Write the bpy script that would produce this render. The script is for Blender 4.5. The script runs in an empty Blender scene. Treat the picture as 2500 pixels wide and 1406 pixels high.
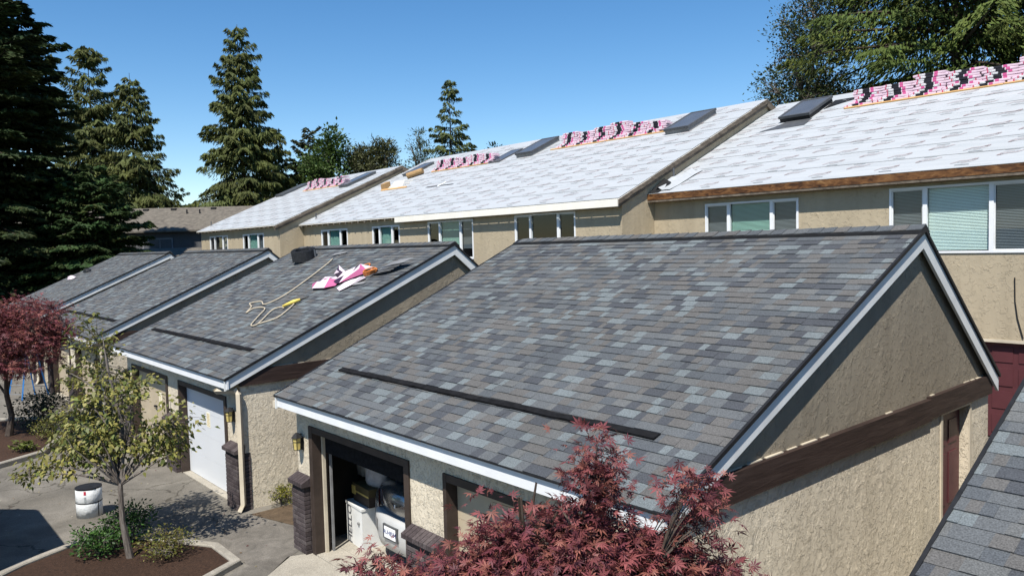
import bpy, bmesh, math, random
import numpy as np
from mathutils import Matrix, Vector

# ------------------------------------------------------------------ camera, sky, sun, exposure
SC = bpy.context.scene
COL = SC.collection
CAM = Vector((4.1217, -5.2019, 4.8023))
F_PX, YAW, PITCH, ROLL = 1895.97, 0.8623, -0.0547, -0.0261
_f = Vector((-math.sin(YAW)*math.cos(PITCH), math.cos(YAW)*math.cos(PITCH), math.sin(PITCH)))
_r = Vector((math.cos(YAW), math.sin(YAW), 0)); _u = _r.cross(_f)
CR = _r*math.cos(ROLL) + _u*math.sin(ROLL); CU = -_r*math.sin(ROLL) + _u*math.cos(ROLL); CF = _f
cam_d = bpy.data.cameras.new('camera'); cam = bpy.data.objects.new('camera', cam_d); COL.objects.link(cam)
cam_d.sensor_width = 36.0; cam_d.lens = F_PX/2500*36.0; cam_d.clip_start = .1; cam_d.clip_end = 3000
M = Matrix((CR, CU, -CF)).transposed().to_4x4(); M.translation = CAM; cam.matrix_world = M
SC.camera = cam

SUN_DIR = Vector((.51, -.86, 1.52)).normalized()           # towards the sun
w = bpy.data.worlds.new('World'); SC.world = w; w.use_nodes = True
nt = w.node_tree; bg = nt.nodes['Background']
sky = nt.nodes.new('ShaderNodeTexSky'); sky.sky_type = 'NISHITA'; sky.sun_disc = False
sky.sun_elevation = math.asin(SUN_DIR.z); sky.sun_rotation = math.atan2(SUN_DIR.x, SUN_DIR.y)
sky.air_density = .9; sky.dust_density = .1; sky.ozone_density = 1.0; sky.altitude = 60
hs = nt.nodes.new('ShaderNodeHueSaturation'); hs.inputs['Saturation'].default_value = 1.33
nt.links.new(sky.outputs[0], hs.inputs['Color']); nt.links.new(hs.outputs[0], bg.inputs[0]); bg.inputs[1].default_value = .1
sun_d = bpy.data.lights.new('sun', 'SUN'); sun_d.energy = 5.0; sun_d.angle = math.radians(.53); sun_d.color = (1, .955, .88)
sun = bpy.data.objects.new('sun', sun_d); COL.objects.link(sun); sun.rotation_euler = SUN_DIR.to_track_quat('Z', 'Y').to_euler()
sun.location = (0, -20, 40)
SC.view_settings.view_transform = 'Standard'; SC.view_settings.look = 'None'; SC.view_settings.exposure = .6
SC.view_settings.gamma = 1.0; SC.view_settings.use_curve_mapping = False
SC.cycles.use_denoising = True
SC.cycles.max_bounces = 6; SC.cycles.diffuse_bounces = 3; SC.cycles.glossy_bounces = 3; SC.cycles.transparent_max_bounces = 12
SC.cycles.caustics_reflective = False; SC.cycles.caustics_refractive = False

def px(P):                                                  # picture position of a point (to choose the largest pieces)
    d = Vector(P) - CAM; z = d.dot(CF)
    return (1250 + F_PX*d.dot(CR)/z, 703 - F_PX*d.dot(CU)/z, z)

# ------------------------------------------------------------------ materials
def lin(c):
    return tuple(((v/255)/12.92 if v/255 <= .04045 else ((v/255+.055)/1.055)**2.4) for v in c)
MATS = {}
class NT:
    def __init__(s, name):
        s.m = bpy.data.materials.new(name); s.m.use_nodes = True; s.t = s.m.node_tree
        s.b = s.t.nodes['Principled BSDF']; MATS[name] = s.m
    def n(s, typ, **kw):
        o = s.t.nodes.new('ShaderNode'+typ)
        for k, v in kw.items():
            if k in o.inputs: o.inputs[k].default_value = v
            else: setattr(o, k, v)
        return o
    def l(s, a, b): s.t.links.new(a, b)
    def coords(s, scale=(1, 1, 1), obj=False):
        mp = s.n('Mapping'); mp.inputs['Scale'].default_value = scale
        if obj: s.l(s.n('TexCoord').outputs['Object'], mp.inputs['Vector'])
        else: s.l(s.n('NewGeometry').outputs['Position'], mp.inputs['Vector'])
        return mp.outputs[0]
    def noise(s, vec, scale, detail=3, dist=0., rough=.5):
        o = s.n('TexNoise'); o.inputs['Scale'].default_value = scale; o.inputs['Detail'].default_value = detail
        o.inputs['Distortion'].default_value = dist; o.inputs['Roughness'].default_value = rough
        s.l(vec, o.inputs['Vector']); return o.outputs['Fac']
    def ramp(s, fac, stops):
        o = s.n('ValToRGB'); e = o.color_ramp.elements
        while len(e) < len(stops): e.new(.5)
        for k, (p, c) in enumerate(stops):
            e[k].position = p; e[k].color = (*c, 1) if len(c) == 3 else c
        s.l(fac, o.inputs[0]); return o.outputs[0]
    def mul(s, a, b, op='MULTIPLY'):
        o = s.n('Math', operation=op)
        for k, v in enumerate((a, b)):
            if isinstance(v, (int, float)): o.inputs[k].default_value = v
            else: s.l(v, o.inputs[k])
        return o.outputs[0]
    def mix(s, fac, a, b, mode='MIX'):
        o = s.n('MixRGB', blend_type=mode)
        for k, v in zip((0, 1, 2), (fac, a, b)):
            if isinstance(v, (int, float)): o.inputs[k].default_value = v
            elif isinstance(v, tuple): o.inputs[k].default_value = (*v[:3], 1)
            else: s.l(v, o.inputs[k])
        return o.outputs[0]
    def bump(s, h, dist, strength=1.):
        o = s.n('Bump'); o.inputs['Distance'].default_value = dist; o.inputs['Strength'].default_value = strength
        s.l(h, o.inputs['Height']); s.l(o.outputs[0], s.b.inputs['Normal']); return o
    def fin(s, col, rough=.7, spec=.3, metal=0.):
        if isinstance(col, tuple): s.b.inputs['Base Color'].default_value = (*col[:3], 1)
        else: s.l(col, s.b.inputs['Base Color'])
        s.b.inputs['Roughness'].default_value = rough; s.b.inputs['Specular IOR Level'].default_value = spec
        s.b.inputs['Metallic'].default_value = metal
        return s.m

def plain(name, c, rough=.6, spec=.3, var=.18, scale=6., metal=0., bump=0., bscale=40):
    t = NT(name); v = t.coords(); f = t.noise(v, scale, 4)
    lo = tuple(x*(1-var) for x in c); hi = tuple(min(1, x*(1+var)) for x in c)
    if bump: t.bump(t.noise(v, bscale, 3), bump)
    return t.fin(t.ramp(f, [(.3, lo), (.7, hi)]), rough, spec, metal)

def stucco(name, c, scale=7., h=.012, dirt=.15, thr=.5):
    t = NT(name); v = t.coords()
    a = t.noise(t.coords((1, 1, .8)), scale, 6, .35, .62)
    sharp = t.ramp(a, [(thr, (0, 0, 0)), (thr+.03, (1, 1, 1))]); soft = t.ramp(a, [(thr-.12, (0, 0, 0)), (thr+.22, (1, 1, 1))])
    lace = t.mix(t.ramp(t.noise(v, scale*.55, 3), [(.46, (0, 0, 0)), (.56, (1, 1, 1))]), soft, sharp)
    b = t.noise(v, scale*2.3, 5, .25, .65)
    lace2 = t.ramp(b, [(.54, (0, 0, 0)), (.58, (.55, .55, .55))])
    fine = t.noise(v, 70, 3)
    hh = t.mul(t.mul(lace, lace2, 'ADD'), t.mul(fine, .25), 'ADD')
    t.bump(hh, h)
    big = t.noise(t.coords((1, 1, .45)), .9, 5, .4)
    base = t.ramp(big, [(.3, tuple(x*(1-dirt) for x in c)), (.62, c), (.8, tuple(min(1, x*1.06) for x in c))])
    run = t.noise(t.coords((2.5, 2.5, .22)), 1.4, 5, .3); base = t.mix(.28, base, t.ramp(run, [(.34, (.72, .70, .67)), (.55, (1, 1, 1))]), 'MULTIPLY')
    return t.fin(base, .85, .2)

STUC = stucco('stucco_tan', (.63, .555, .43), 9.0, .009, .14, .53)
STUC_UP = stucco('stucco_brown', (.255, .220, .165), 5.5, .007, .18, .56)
STUC_H = stucco('stucco_house', (.40, .335, .235), 4.5, .006, .12, .58)

def attr_mat(name, rough=.85, spec=.15, gran=0., trans=0., gs=220):
    t = NT(name); a = t.n('Attribute', attribute_name='Col').outputs['Color']
    if gran:
        v = t.coords(); g = t.noise(v, gs, 2); big = t.noise(v, 1.1, 4)
        a = t.mix(1., a, t.ramp(g, [(.25, (1-gran,)*3), (.75, (1+gran,)*3)]), 'MULTIPLY')
        a = t.mix(1., a, t.ramp(big, [(.3, (.88, .88, .88)), (.7, (1.06, 1.06, 1.07))]), 'MULTIPLY')
        t.bump(g, .002)
    t.fin(a, rough, spec)
    if trans:
        tr = t.n('BsdfTranslucent'); t.l(a, tr.inputs[0]); mx = t.n('MixShader'); mx.inputs[0].default_value = trans
        out = t.t.nodes['Material Output']
        t.l(t.b.outputs[0], mx.inputs[1]); t.l(tr.outputs[0], mx.inputs[2]); t.l(mx.outputs[0], out.inputs['Surface'])
    return t.m
SHING = attr_mat('asphalt_shingle', .9, .25, .42, 0., 85)
LEAF = attr_mat('foliage', .55, .3, 0, .22)
NEEDLE = attr_mat('conifer_foliage', .7, .2, 0, .12)
PAINTED = attr_mat('printed_wrap', .45, .4)

def wood(name, cols, axis=(1, 9, 9), scale=1.6, rough=.65, spec=.25):
    t = NT(name); v = t.coords(axis)
    f = t.noise(v, scale, 6, .8, .6); n = len(cols)
    t.bump(f, .006)
    return t.fin(t.ramp(f, [(.28+.46*k/(n-1), c) for k, c in enumerate(cols)]), rough, spec)
FASCIA_WOOD = wood('weathered_fascia_wood', [(.018, .009, .005), (.075, .032, .012), (.15, .068, .024), (.24, .135, .055)], (1.3, 4, 4), 2.6)
RAKE_WOOD = wood('grey_rake_wood', [(.07, .055, .042), (.13, .105, .08), (.22, .18, .14)], (2, .8, 2), 2.5)
RAFT = wood('pale_rafter_wood', [(.10, .085, .066), (.17, .145, .115), (.24, .21, .17)], (6, 1, 6), 2.)
PLANK = wood('pine_plank', [(.42, .22, .08), (.6, .36, .15), (.66, .44, .21)], (1, 8, 8), 1.2)
BROWN = wood('brown_trim', [(.018, .011, .009), (.034, .021, .017), (.05, .034, .028)], (6, .7, 9), 2.)
BROWN2 = plain('dark_brown_frame', (.042, .030, .024), .6, .3, .25, 5)
WHITE = plain('white_paint', (.70, .71, .72), .5, .3, .05, 3, bump=.001)
RAKEW = plain('grey_white_rake', (.60, .61, .60), .55, .3, .10, 2.5, bump=.001)
CREAM = plain('cream_fascia', (.78, .74, .66), .5, .3, .05, 2)
BEIGE = plain('beige_metal', (.50, .44, .34), .5, .3, .14, 3)
BEIGE_D = plain('beige_door_paint', (.42, .35, .25), .55, .3, .08, 2)
WDOOR = plain('white_door_paint', (.62, .64, .66), .35, .4, .02, 1)
MAROON = plain('maroon_paint', (.085, .026, .030), .45, .35, .10, 3)
BLACK = plain('black_plastic', (.012, .012, .013), .6, .3, .3, 9)
VENTB = plain('matt_black_vent', (.012, .012, .013), .95, .05, .3, 12, bump=.004, bscale=60)
DGREY = plain('dark_grey_metal', (.07, .073, .078), .45, .4, .15, 5)
MGREY = plain('mid_grey', (.18, .18, .18), .6, .3, .2, 5)
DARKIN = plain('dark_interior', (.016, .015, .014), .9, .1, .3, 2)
PAPER = plain('paper', (.72, .68, .55), .8, .2, .05, 20)
INK = plain('print_ink', (.05, .05, .055), .8, .1, .05, 3)
INKG = plain('grey_ink', (.25, .27, .28), .8, .1, .1, 3)
INKR = plain('red_grey_ink', (.30, .225, .225), .8, .1, .1, 3)
INKW = plain('white_ink', (.85, .85, .85), .6, .2, .03, 3)

def brickmat():
    t = NT('brown_brick'); v = t.coords(); oi = t.n('ObjectInfo').outputs['Random']
    f = t.noise(v, 30, 4); t.bump(f, .004)
    c = t.mix(1., t.ramp(oi, [(0, (.045, .035, .036)), (.5, (.068, .054, .055)), (1, (.098, .082, .08))]), t.ramp(f, [(.3, (.7, .7, .7)), (.7, (1.2, 1.2, 1.2))]), 'MULTIPLY')
    return t.fin(c, .85, .2)
BRICK = brickmat()
MORTAR = plain('mortar', (.055, .045, .042), .95, .1, .2, 30)

def underlay():
    t = NT('roof_underlayment'); v = t.coords((.25, 3.2, 3.2))
    f = t.noise(v, 2.4, 4, .6); g = t.noise(t.coords((.9, .9, .9)), .8, 4); k = t.noise(t.coords((.12, 6, 6)), 3.5, 3)
    c = t.ramp(f, [(.3, (.355, .374, .387)), (.6, (.395, .410, .422))])
    c = t.mix(.35, c, t.ramp(k, [(.3, (.80, .82, .84)), (.62, (1, 1, 1))]), 'MULTIPLY')
    c = t.mix(.3, c, t.ramp(g, [(.3, (.86, .86, .85)), (.6, (1, 1, 1))]), 'MULTIPLY')
    t.bump(t.noise(t.coords((.5, 2.2, 2.2)), 2.2, 4, .5), .03, .45)
    return t.fin(c, .5, .35)
UNDER = underlay()

def ground_mat(name, c, var, sc, bumpd=.006, stains=.3, crack=False):
    t = NT(name); v = t.coords(); f = t.noise(v, 55, 6, 0, .8); b = t.noise(v, sc, 6, .8, .6); d = t.noise(v, .45, 5, .6)
    col = t.ramp(b, [(.3, tuple(x*(1-var) for x in c)), (.68, tuple(x*(1+var*.6) for x in c))])
    col = t.mix(1., col, t.ramp(f, [(.32, (.6, .6, .6)), (.68, (1.35, 1.35, 1.32))]), 'MULTIPLY')
    col = t.mix(stains, col, t.ramp(d, [(.38, (.45, .44, .42)), (.6, (1, 1, 1))]), 'MULTIPLY')
    if crack:
        vo = t.n('TexVoronoi', feature='DISTANCE_TO_EDGE'); vo.inputs['Scale'].default_value = .42
        wv = t.n('VectorMath', operation='ADD'); t.l(v, wv.inputs[0]); nv = t.n('TexNoise'); nv.inputs['Scale'].default_value = 1.6; nv.inputs['Detail'].default_value = 6; t.l(v, nv.inputs['Vector']); t.l(nv.outputs['Color'], wv.inputs[1]); t.l(wv.outputs[0], vo.inputs['Vector'])
        col = t.mix(1., col, t.ramp(vo.outputs['Distance'], [(.004, (.5, .49, .47)), (.010, (1, 1, 1))]), 'MULTIPLY')
    t.bump(f, bumpd); return t.fin(col, .9, .2)
ASPH = ground_mat('old_asphalt', (.175, .160, .138), .28, 1.1, .006, .55, True)
ASPH2 = ground_mat('dark_asphalt', (.165, .150, .132), .34, 2.6, .008, .4)
CONC = ground_mat('concrete_apron', (.36, .33, .28), .16, 1.8, .003, .35)
KERBM = ground_mat('kerb_concrete', (.30, .275, .235), .2, 4, .005, .4)
MULCH = ground_mat('bark_mulch', (.062, .034, .022), .45, 22, .03, .4)
DIRT = ground_mat('bare_soil', (.12, .085, .055), .35, 8, .02, .4)
GRASSG = ground_mat('grassland', (.06, .085, .03), .4, 3, .03, .4)
BARK = wood('grey_bark', [(.05, .042, .035), (.12, .10, .085), (.2, .18, .155)], (8, 8, 1.2), 5)
BARKD = wood('dark_bark', [(.02, .015, .011), (.05, .036, .027), (.085, .065, .05)], (8, 8, 1.2), 4)

def glassmat(name, tint=(.9, .95, .95), op=.0):
    t = NT(name); t.t.nodes.remove(t.b)
    tr = t.n('BsdfTransparent'); tr.inputs[0].default_value = (*tint, 1); gl = t.n('BsdfGlossy'); gl.inputs['Roughness'].default_value = .02
    lw = t.n('LayerWeight'); lw.inputs[0].default_value = .5; mx = t.n('MixShader')
    t.l(t.mul(t.mul(t.mul(lw.outputs['Facing'], 4., 'POWER'), .85), .05, 'ADD'), mx.inputs[0]); t.l(tr.outputs[0], mx.inputs[1]); t.l(gl.outputs[0], mx.inputs[2])
    t.l(mx.outputs[0], t.t.nodes['Material Output'].inputs['Surface']); return t.m
GLASS = glassmat('window_glass', (.80, .90, .88))
SCREEN = glassmat('screened_glass', (.55, .60, .60))
SKYGL = plain('skylight_glass', (.085, .09, .098), .25, .6, .1, 2)
AMBER = plain('amber_lamp_glass', (.50, .40, .14), .25, .5, .15, 9)
BLINDW = plain('white_blind', (.84, .88, .86), .6, .2, .03, 2)
BLINDT = plain('teal_blind', (.34, .52, .46), .6, .2, .05, 2)
BLINDG = plain('grey_blind', (.40, .42, .46), .6, .2, .05, 2)

# ------------------------------------------------------------------ mesh helpers
class MB:
    def __init__(s): s.v = []; s.f = []; s.c = []
    def add(s, vs, fs, col=None):
        o = len(s.v); s.v += [tuple(v) for v in vs]; s.f += [tuple(i+o for i in f) for f in fs]
        s.c += [col]*len(fs)
        return s
    def box(s, x0, x1, y0, y1, z0, z1, col=None):
        if x0 > x1: x0, x1 = x1, x0
        if y0 > y1: y0, y1 = y1, y0
        if z0 > z1: z0, z1 = z1, z0
        return s.add([(x0, y0, z0), (x1, y0, z0), (x1, y1, z0), (x0, y1, z0), (x0, y0, z1), (x1, y0, z1), (x1, y1, z1), (x0, y1, z1)],
                     [(0, 3, 2, 1), (4, 5, 6, 7), (0, 1, 5, 4), (1, 2, 6, 5), (2, 3, 7, 6), (3, 0, 4, 7)], col)
    def quad(s, a, b, c, d, col=None): return s.add([a, b, c, d], [(0, 1, 2, 3)], col)
    def prism(s, poly, x0, x1, col=None, ax='x'):
        # poly: list of (y,z) (ax x), extruded along the axis
        n = len(poly)
        mk = {'x': lambda t, p: (t, p[0], p[1]), 'y': lambda t, p: (p[0], t, p[1]), 'z': lambda t, p: (p[0], p[1], t)}[ax]
        vs = [mk(x0, p) for p in poly] + [mk(x1, p) for p in poly]
        fs = [tuple(range(n-1, -1, -1)), tuple(range(n, 2*n))] + [(i, (i+1) % n, (i+1) % n+n, i+n) for i in range(n)]
        return s.add(vs, fs, col)
    def tube(s, pts, rad, n=6, col=None, cap=True):
        pts = [Vector(p) for p in pts]
        if isinstance(rad, (int, float)): rad = [rad]*len(pts)
        vs = []; up = Vector((.13, .21, 1)).normalized()
        for i, p in enumerate(pts):
            d = (pts[min(i+1, len(pts)-1)] - pts[max(i-1, 0)])
            d = d.normalized() if d.length > 1e-9 else Vector((0, 0, 1))
            if abs(d.dot(up)) > .95: a = d.cross(Vector((1, 0, 0))).normalized()
            else: a = d.cross(up).normalized()
            b = d.cross(a)
            for k in range(n):
                t = 2*math.pi*k/n; vs.append(p + (a*math.cos(t)+b*math.sin(t))*rad[i])
        fs = []
        for i in range(len(pts)-1):
            for k in range(n):
                fs.append((i*n+k, i*n+(k+1) % n, (i+1)*n+(k+1) % n, (i+1)*n+k))
        if cap: fs += [tuple(range(n-1, -1, -1)), tuple((len(pts)-1)*n+k for k in range(n))]
        return s.add(vs, fs, col)
    def lathe(s, prof, cx, cy, n=24, col=None):
        vs = []; 
        for r, z in prof:
            for k in range(n):
                t = 2*math.pi*k/n; vs.append((cx+r*math.cos(t), cy+r*math.sin(t), z))
        fs = []
        for i in range(len(prof)-1):
            for k in range(n): fs.append((i*n+k, i*n+(k+1) % n, (i+1)*n+(k+1) % n, (i+1)*n+k))
        if prof[0][0] > 1e-6: fs.append(tuple(range(n-1, -1, -1)))
        if prof[-1][0] > 1e-6: fs.append(tuple((len(prof)-1)*n+k for k in range(n)))
        return s.add(vs, fs, col)
    def mesh(s, name, mat, smooth=False):
        me = bpy.data.meshes.new(name); me.from_pydata(s.v, [], s.f)
        if any(c is not None for c in s.c): put_col(me, s.c)
        if mat is not None: me.materials.append(mat)
        if smooth: me.polygons.foreach_set('use_smooth', [True]*len(me.polygons))
        me.update(); return me
    def build(s, name, mat, parent=None, smooth=False, kind=None):
        return ob(name, s.mesh(name, mat, smooth), parent, kind)

def put_col(me, cols):
    a = me.color_attributes.new('Col', 'FLOAT_COLOR', 'CORNER')
    arr = np.ones((len(me.loops), 4), np.float32)
    n = np.empty(len(me.polygons), np.int32); me.polygons.foreach_get('loop_total', n)
    cc = np.array([c if c is not None else (.5, .5, .5) for c in cols], np.float32)
    arr[:, :3] = np.repeat(cc, n, axis=0); a.data.foreach_set('color', arr.ravel())

def np_mesh(name, V, F, mat, col=None, smooth=False):
    me = bpy.data.meshes.new(name); V = np.asarray(V, np.float32); F = np.asarray(F, np.int32); k = F.shape[1]
    me.vertices.add(len(V)); me.vertices.foreach_set('co', V.ravel())
    me.loops.add(F.size); me.loops.foreach_set('vertex_index', F.ravel())
    me.polygons.add(len(F)); me.polygons.foreach_set('loop_start', np.arange(0, F.size, k, dtype=np.int32))
    me.update(calc_edges=True)
    if col is not None:
        a = me.color_attributes.new('Col', 'FLOAT_COLOR', 'CORNER'); arr = np.ones((F.size, 4), np.float32)
        arr[:, :3] = np.repeat(np.asarray(col, np.float32), k, axis=0); a.data.foreach_set('color', arr.ravel())
    me.materials.append(mat); return me

def ob(name, me, parent=None, kind=None):
    o = bpy.data.objects.new(name, me); COL.objects.link(o)
    if parent is not None: o.parent = parent
    if kind: o['kind'] = kind
    return o
def tag(o, label, cat, group=None):
    o['label'] = label; o['category'] = cat
    if group: o['group'] = group
    return o
def thing(name, loc, label, cat, group=None, rz=0.):
    o = bpy.data.objects.new(name, None); COL.objects.link(o); o.location = loc; o.rotation_euler = (0, 0, rz)
    o.empty_display_size = .3
    return tag(o, label, cat, group)
def struct(name, mb, mat): return mb.build(name, mat, None, kind='structure')

def text_mesh(txt, size, name, mat, bold=0.):
    cu = bpy.data.curves.new(name, 'FONT'); cu.body = txt; cu.size = size; cu.align_x = 'CENTER'; cu.align_y = 'CENTER'; cu.offset = bold; cu.resolution_u = 2
    o = bpy.data.objects.new('tmp_text', cu); COL.objects.link(o)
    dg = bpy.context.evaluated_depsgraph_get(); me = bpy.data.meshes.new_from_object(o.evaluated_get(dg)); me.name = name
    bpy.data.objects.remove(o); bpy.data.curves.remove(cu); me.materials.clear(); me.materials.append(mat); return me
def mesh_arrays(me):
    me.calc_loop_triangles(); V = np.empty(len(me.vertices)*3, np.float32); me.vertices.foreach_get('co', V)
    T = np.empty(len(me.loop_triangles)*3, np.int32); me.loop_triangles.foreach_get('vertices', T)
    return V.reshape(-1, 3), T.reshape(-1, 3)

def wall_holes(mb, x0, x1, z0, z1, holes, y=0., depth=.14):
    """front wall (faces -y) with real openings; holes (xa,xb,za,zb)"""
    xs = sorted({x0, x1, *[h[0] for h in holes], *[h[1] for h in holes]}); zs = sorted({z0, z1, *[h[2] for h in holes], *[h[3] for h in holes]})
    xs = [x for x in xs if x0 <= x <= x1]; zs = [z for z in zs if z0 <= z <= z1]
    for a, b in zip(xs, xs[1:]):
        for c, d in zip(zs, zs[1:]):
            mx, mz = (a+b)/2, (c+d)/2
            if any(h[0] < mx < h[1] and h[2] < mz < h[3] for h in holes): continue
            mb.quad((a, y, c), (b, y, c), (b, y, d), (a, y, d))
    for a, b, c, d in holes:
        e = y+depth
        mb.quad((a, y, c), (a, y, d), (a, e, d), (a, e, c)); mb.quad((b, y, c), (b, e, c), (b, e, d), (b, y, d))
        mb.quad((a, y, d), (b, y, d), (b, e, d), (a, e, d)); mb.quad((a, y, c), (a, e, c), (b, e, c), (b, y, c))
    return mb

GZ = -.1                                                    # lane level

# ------------------------------------------------------------------ ground
struct('ground', MB().quad((-600, -600, GZ-.03), (600, -600, GZ-.03), (600, 600, GZ-.03), (-600, 600, GZ-.03)), GRASSG)
struct('lane', MB().quad((-75, -16, GZ), (30, -16, GZ), (30, 16.2, GZ), (-75, 16.2, GZ)), ASPH)

# ------------------------------------------------------------------ garages
GL = 8.0; ZE = 2.4806; YR = 5.3691; ZR = 4.8901; YB = 8.1669; ZB = 2.6415; YW = .32; XI = .13
GX = [9.957, 0., -10.16, -20.43, -30.62]
TH_F = math.atan2(ZR-ZE, YR); SL_F = math.hypot(ZR-ZE, YR); TH_B = math.atan2(ZR-ZB, YB-YR); SL_B = math.hypot(ZR-ZB, YB-YR)
EXPO = .1435; TABW = [.095, .15, .20, .265]
PAL = [(.126, .143, .148), (.090, .096, .100), (.094, .091, .087), (.055, .059, .066), (.072, .079, .086), (.104, .107, .106)]
PALP = [.15, .22, .24, .15, .15, .09]
def tab_geo(wd, t, e=EXPO+.012):
    V = [(0, 0, 0), (wd, 0, 0), (wd, e, 0), (0, e, 0), (0, 0, t), (wd, 0, t), (wd, e, .003), (0, e, .003)]
    return V, [(4, 5, 6, 7), (0, 1, 5, 4), (1, 2, 6, 5), (0, 4, 7, 3)]
_tabs = {}
def tab_mesh(wi, ti, ci):
    k = (wi, ti, ci)
    if k not in _tabs:
        m = MB(); m.add(*tab_geo(TABW[wi], (.010, .017)[ti]), PAL[ci]); _tabs[k] = m.mesh('shingle', SHING)
    return _tabs[k]
def lay_tabs(rng, slen, L=GL):
    out = []; n = int(math.ceil(slen/EXPO))
    for i in range(n):
        x = -L; wave = [rng.uniform(-.008, .008) for _ in range(12)]
        first = True
        while x < -.02:
            wi = rng.choices(range(4), (.22, .3, .3, .18))[0]; wd = TABW[wi]; whole = True
            if first: wd = rng.uniform(.05, .25); whole = False; first = False
            if x+wd > -.06: wd = -x; whole = False
            ci = rng.choices(range(6), PALP)[0]; ti = 0 if rng.random() < .5 else 1
            out.append((x, wd, i*EXPO + wave[int((x+L)/L*11.9)] + (.0 if i else 0.), wi, ti, ci, whole, i)); x += wd
    return out
MFRONT = Matrix.Rotation(TH_F, 4, 'X')
MBACK = Matrix.Rotation(math.pi, 4, 'Z') @ Matrix.Rotation(TH_B, 4, 'X')
def slope_roof(parent, gx, rng, n_parts):
    tabs = lay_tabs(rng, SL_F); pick = set()
    if n_parts:
        sc = []
        for k, (x, wd, v, wi, ti, ci, whole, i) in enumerate(tabs):
            if not whole: continue
            P = Vector((gx+x+wd/2, v*math.cos(TH_F), ZE+v*math.sin(TH_F))); u_, v_, z = px(P)
            if z > 1 and -30 < u_ < 2530 and -30 < v_ < 1436: sc.append((wd/z**2.2, k))
        pick = {k for _, k in sorted(sc, reverse=True)[:n_parts]}
    rest = MB()
    for k, (x, wd, v, wi, ti, ci, whole, i) in enumerate(tabs):
        if i*EXPO + .1 > SL_F: continue
        if k in pick:
            o = ob('shingle', tab_mesh(wi, ti, ci), parent); o.matrix_local = Matrix.Translation((x, v*math.cos(TH_F), ZE-.02+v*math.sin(TH_F))) @ MFRONT
        else:
            V, F = tab_geo(wd, (.010, .017)[ti], min(EXPO+.012, SL_F-i*EXPO))
            c, s = math.cos(TH_F), math.sin(TH_F)
            rest.add([(x+a, (v+b)*c-n*s, ZE-.02+(v+b)*s+n*c) for a, b, n in V], F, PAL[ci])
    for (x, wd, v, wi, ti, ci, whole, i) in lay_tabs(rng, SL_B):
        if i*EXPO + .1 > SL_B: continue
        V, F = tab_geo(wd, (.010, .017)[ti], min(EXPO+.012, SL_B-i*EXPO)); c, s = math.cos(TH_B), math.sin(TH_B)
        rest.add([(x+wd-a, YB-(v+b)*c+n*s, ZB-.02+(v+b)*s+n*c) for a, b, n in V], F, PAL[ci])
    rest.build('shingle_field', SHING, parent, kind='stuff')

def ridge_mesh():
    m = MB(); w_, l_ = .15, .235
    for s, th in ((-1, TH_F), (1, TH_B)):
        c, sn = math.cos(th), math.sin(th)
        a0 = (0, 0, 0); P = lambda x, d, n: (x, s*d*c, -d*sn + n)
        m.add([P(0, 0, .004), P(l_, 0, .016), P(l_, w_, .014), P(0, w_, .002), P(l_, w_, 0), P(0, w_, -.006)], [(0, 1, 2, 3), (3, 2, 4, 5)] if s < 0 else [(3, 2, 1, 0), (5, 4, 2, 3)])
        m.add([P(l_, 0, .016), P(l_, 0, .0), P(l_, w_, .0), P(l_, w_, .014)], [(0, 1, 2, 3)])
    return m
RIDGES = []
for ci in (1, 2, 4):
    m = ridge_mesh(); m.c = [PAL[ci]]*len(m.f); RIDGES.append(m.mesh('ridge_shingle', SHING))

_brick = {}
def brick_mesh(wd, dp):
    k = (round(wd, 3), round(dp, 3))
    if k not in _brick:
        bm = bmesh.new(); bmesh.ops.create_cube(bm, size=1)
        bmesh.ops.scale(bm, vec=(wd, dp, .061), verts=bm.verts); bmesh.ops.bevel(bm, geom=bm.edges[:], offset=.004, segments=1, affect='EDGES')
        me = bpy.data.meshes.new('brick'); bm.to_mesh(me); bm.free(); me.materials.append(BRICK); _brick[k] = me
    return _brick[k]
def brick_pier(parent, x0, x1, rng, single=True, ztop=1.0):
    y0, y1 = .19, .46
    core = MB().box(x0+.012, x1-.012, y0+.012, y1, GZ, ztop).build('brick_pier', MORTAR, parent)
    n = int((ztop-GZ)/.0735); W = x1-x0; join = MB()
    def put(cx, cy, cz, wd, dp):
        if single:
            o = ob('brick', brick_mesh(wd, dp), core); o.location = (cx+rng.uniform(-.002, .002), cy+rng.uniform(-.003, .003), cz)
        else: join.box(cx-wd/2, cx+wd/2, cy-dp/2, cy+dp/2, cz-.03, cz+.03)
    for i in range(n):
        z = GZ+.034+i*.0735
        cuts = [0, W*.42, W*.84, W] if i % 2 else [0, W*.2, W*.6, W]
        for a, b in zip(cuts, cuts[1:]):
            put(x0+(a+b)/2, y0+.05, z, b-a-.010, .1)
        put(x1-.05, y0+.1+.01+(y1-y0-.11)/2, z, .1, y1-y0-.115)
    k = int(W/.075)
    for j in range(k):                                       # sloping rowlock cap
        wd = (W+.06)/k; cx = x0-.03+wd*(j+.5)
        m = MB().prism([(y0-.05, ztop+.012), (y0-.05, ztop+.075), (y1-.12, ztop+.17), (y1-.12, ztop+.012)], cx-wd/2+.005, cx+wd/2-.005)
        if single: m.build('cap_brick', BRICK, core)
        else: join.v, join.f, join.c = join.v+m.v, join.f+[tuple(q+len(join.v) for q in f) for f in m.f], join.c+m.c
    if not single: join.build('brickwork', BRICK, core, kind='stuff')
    return core

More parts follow.
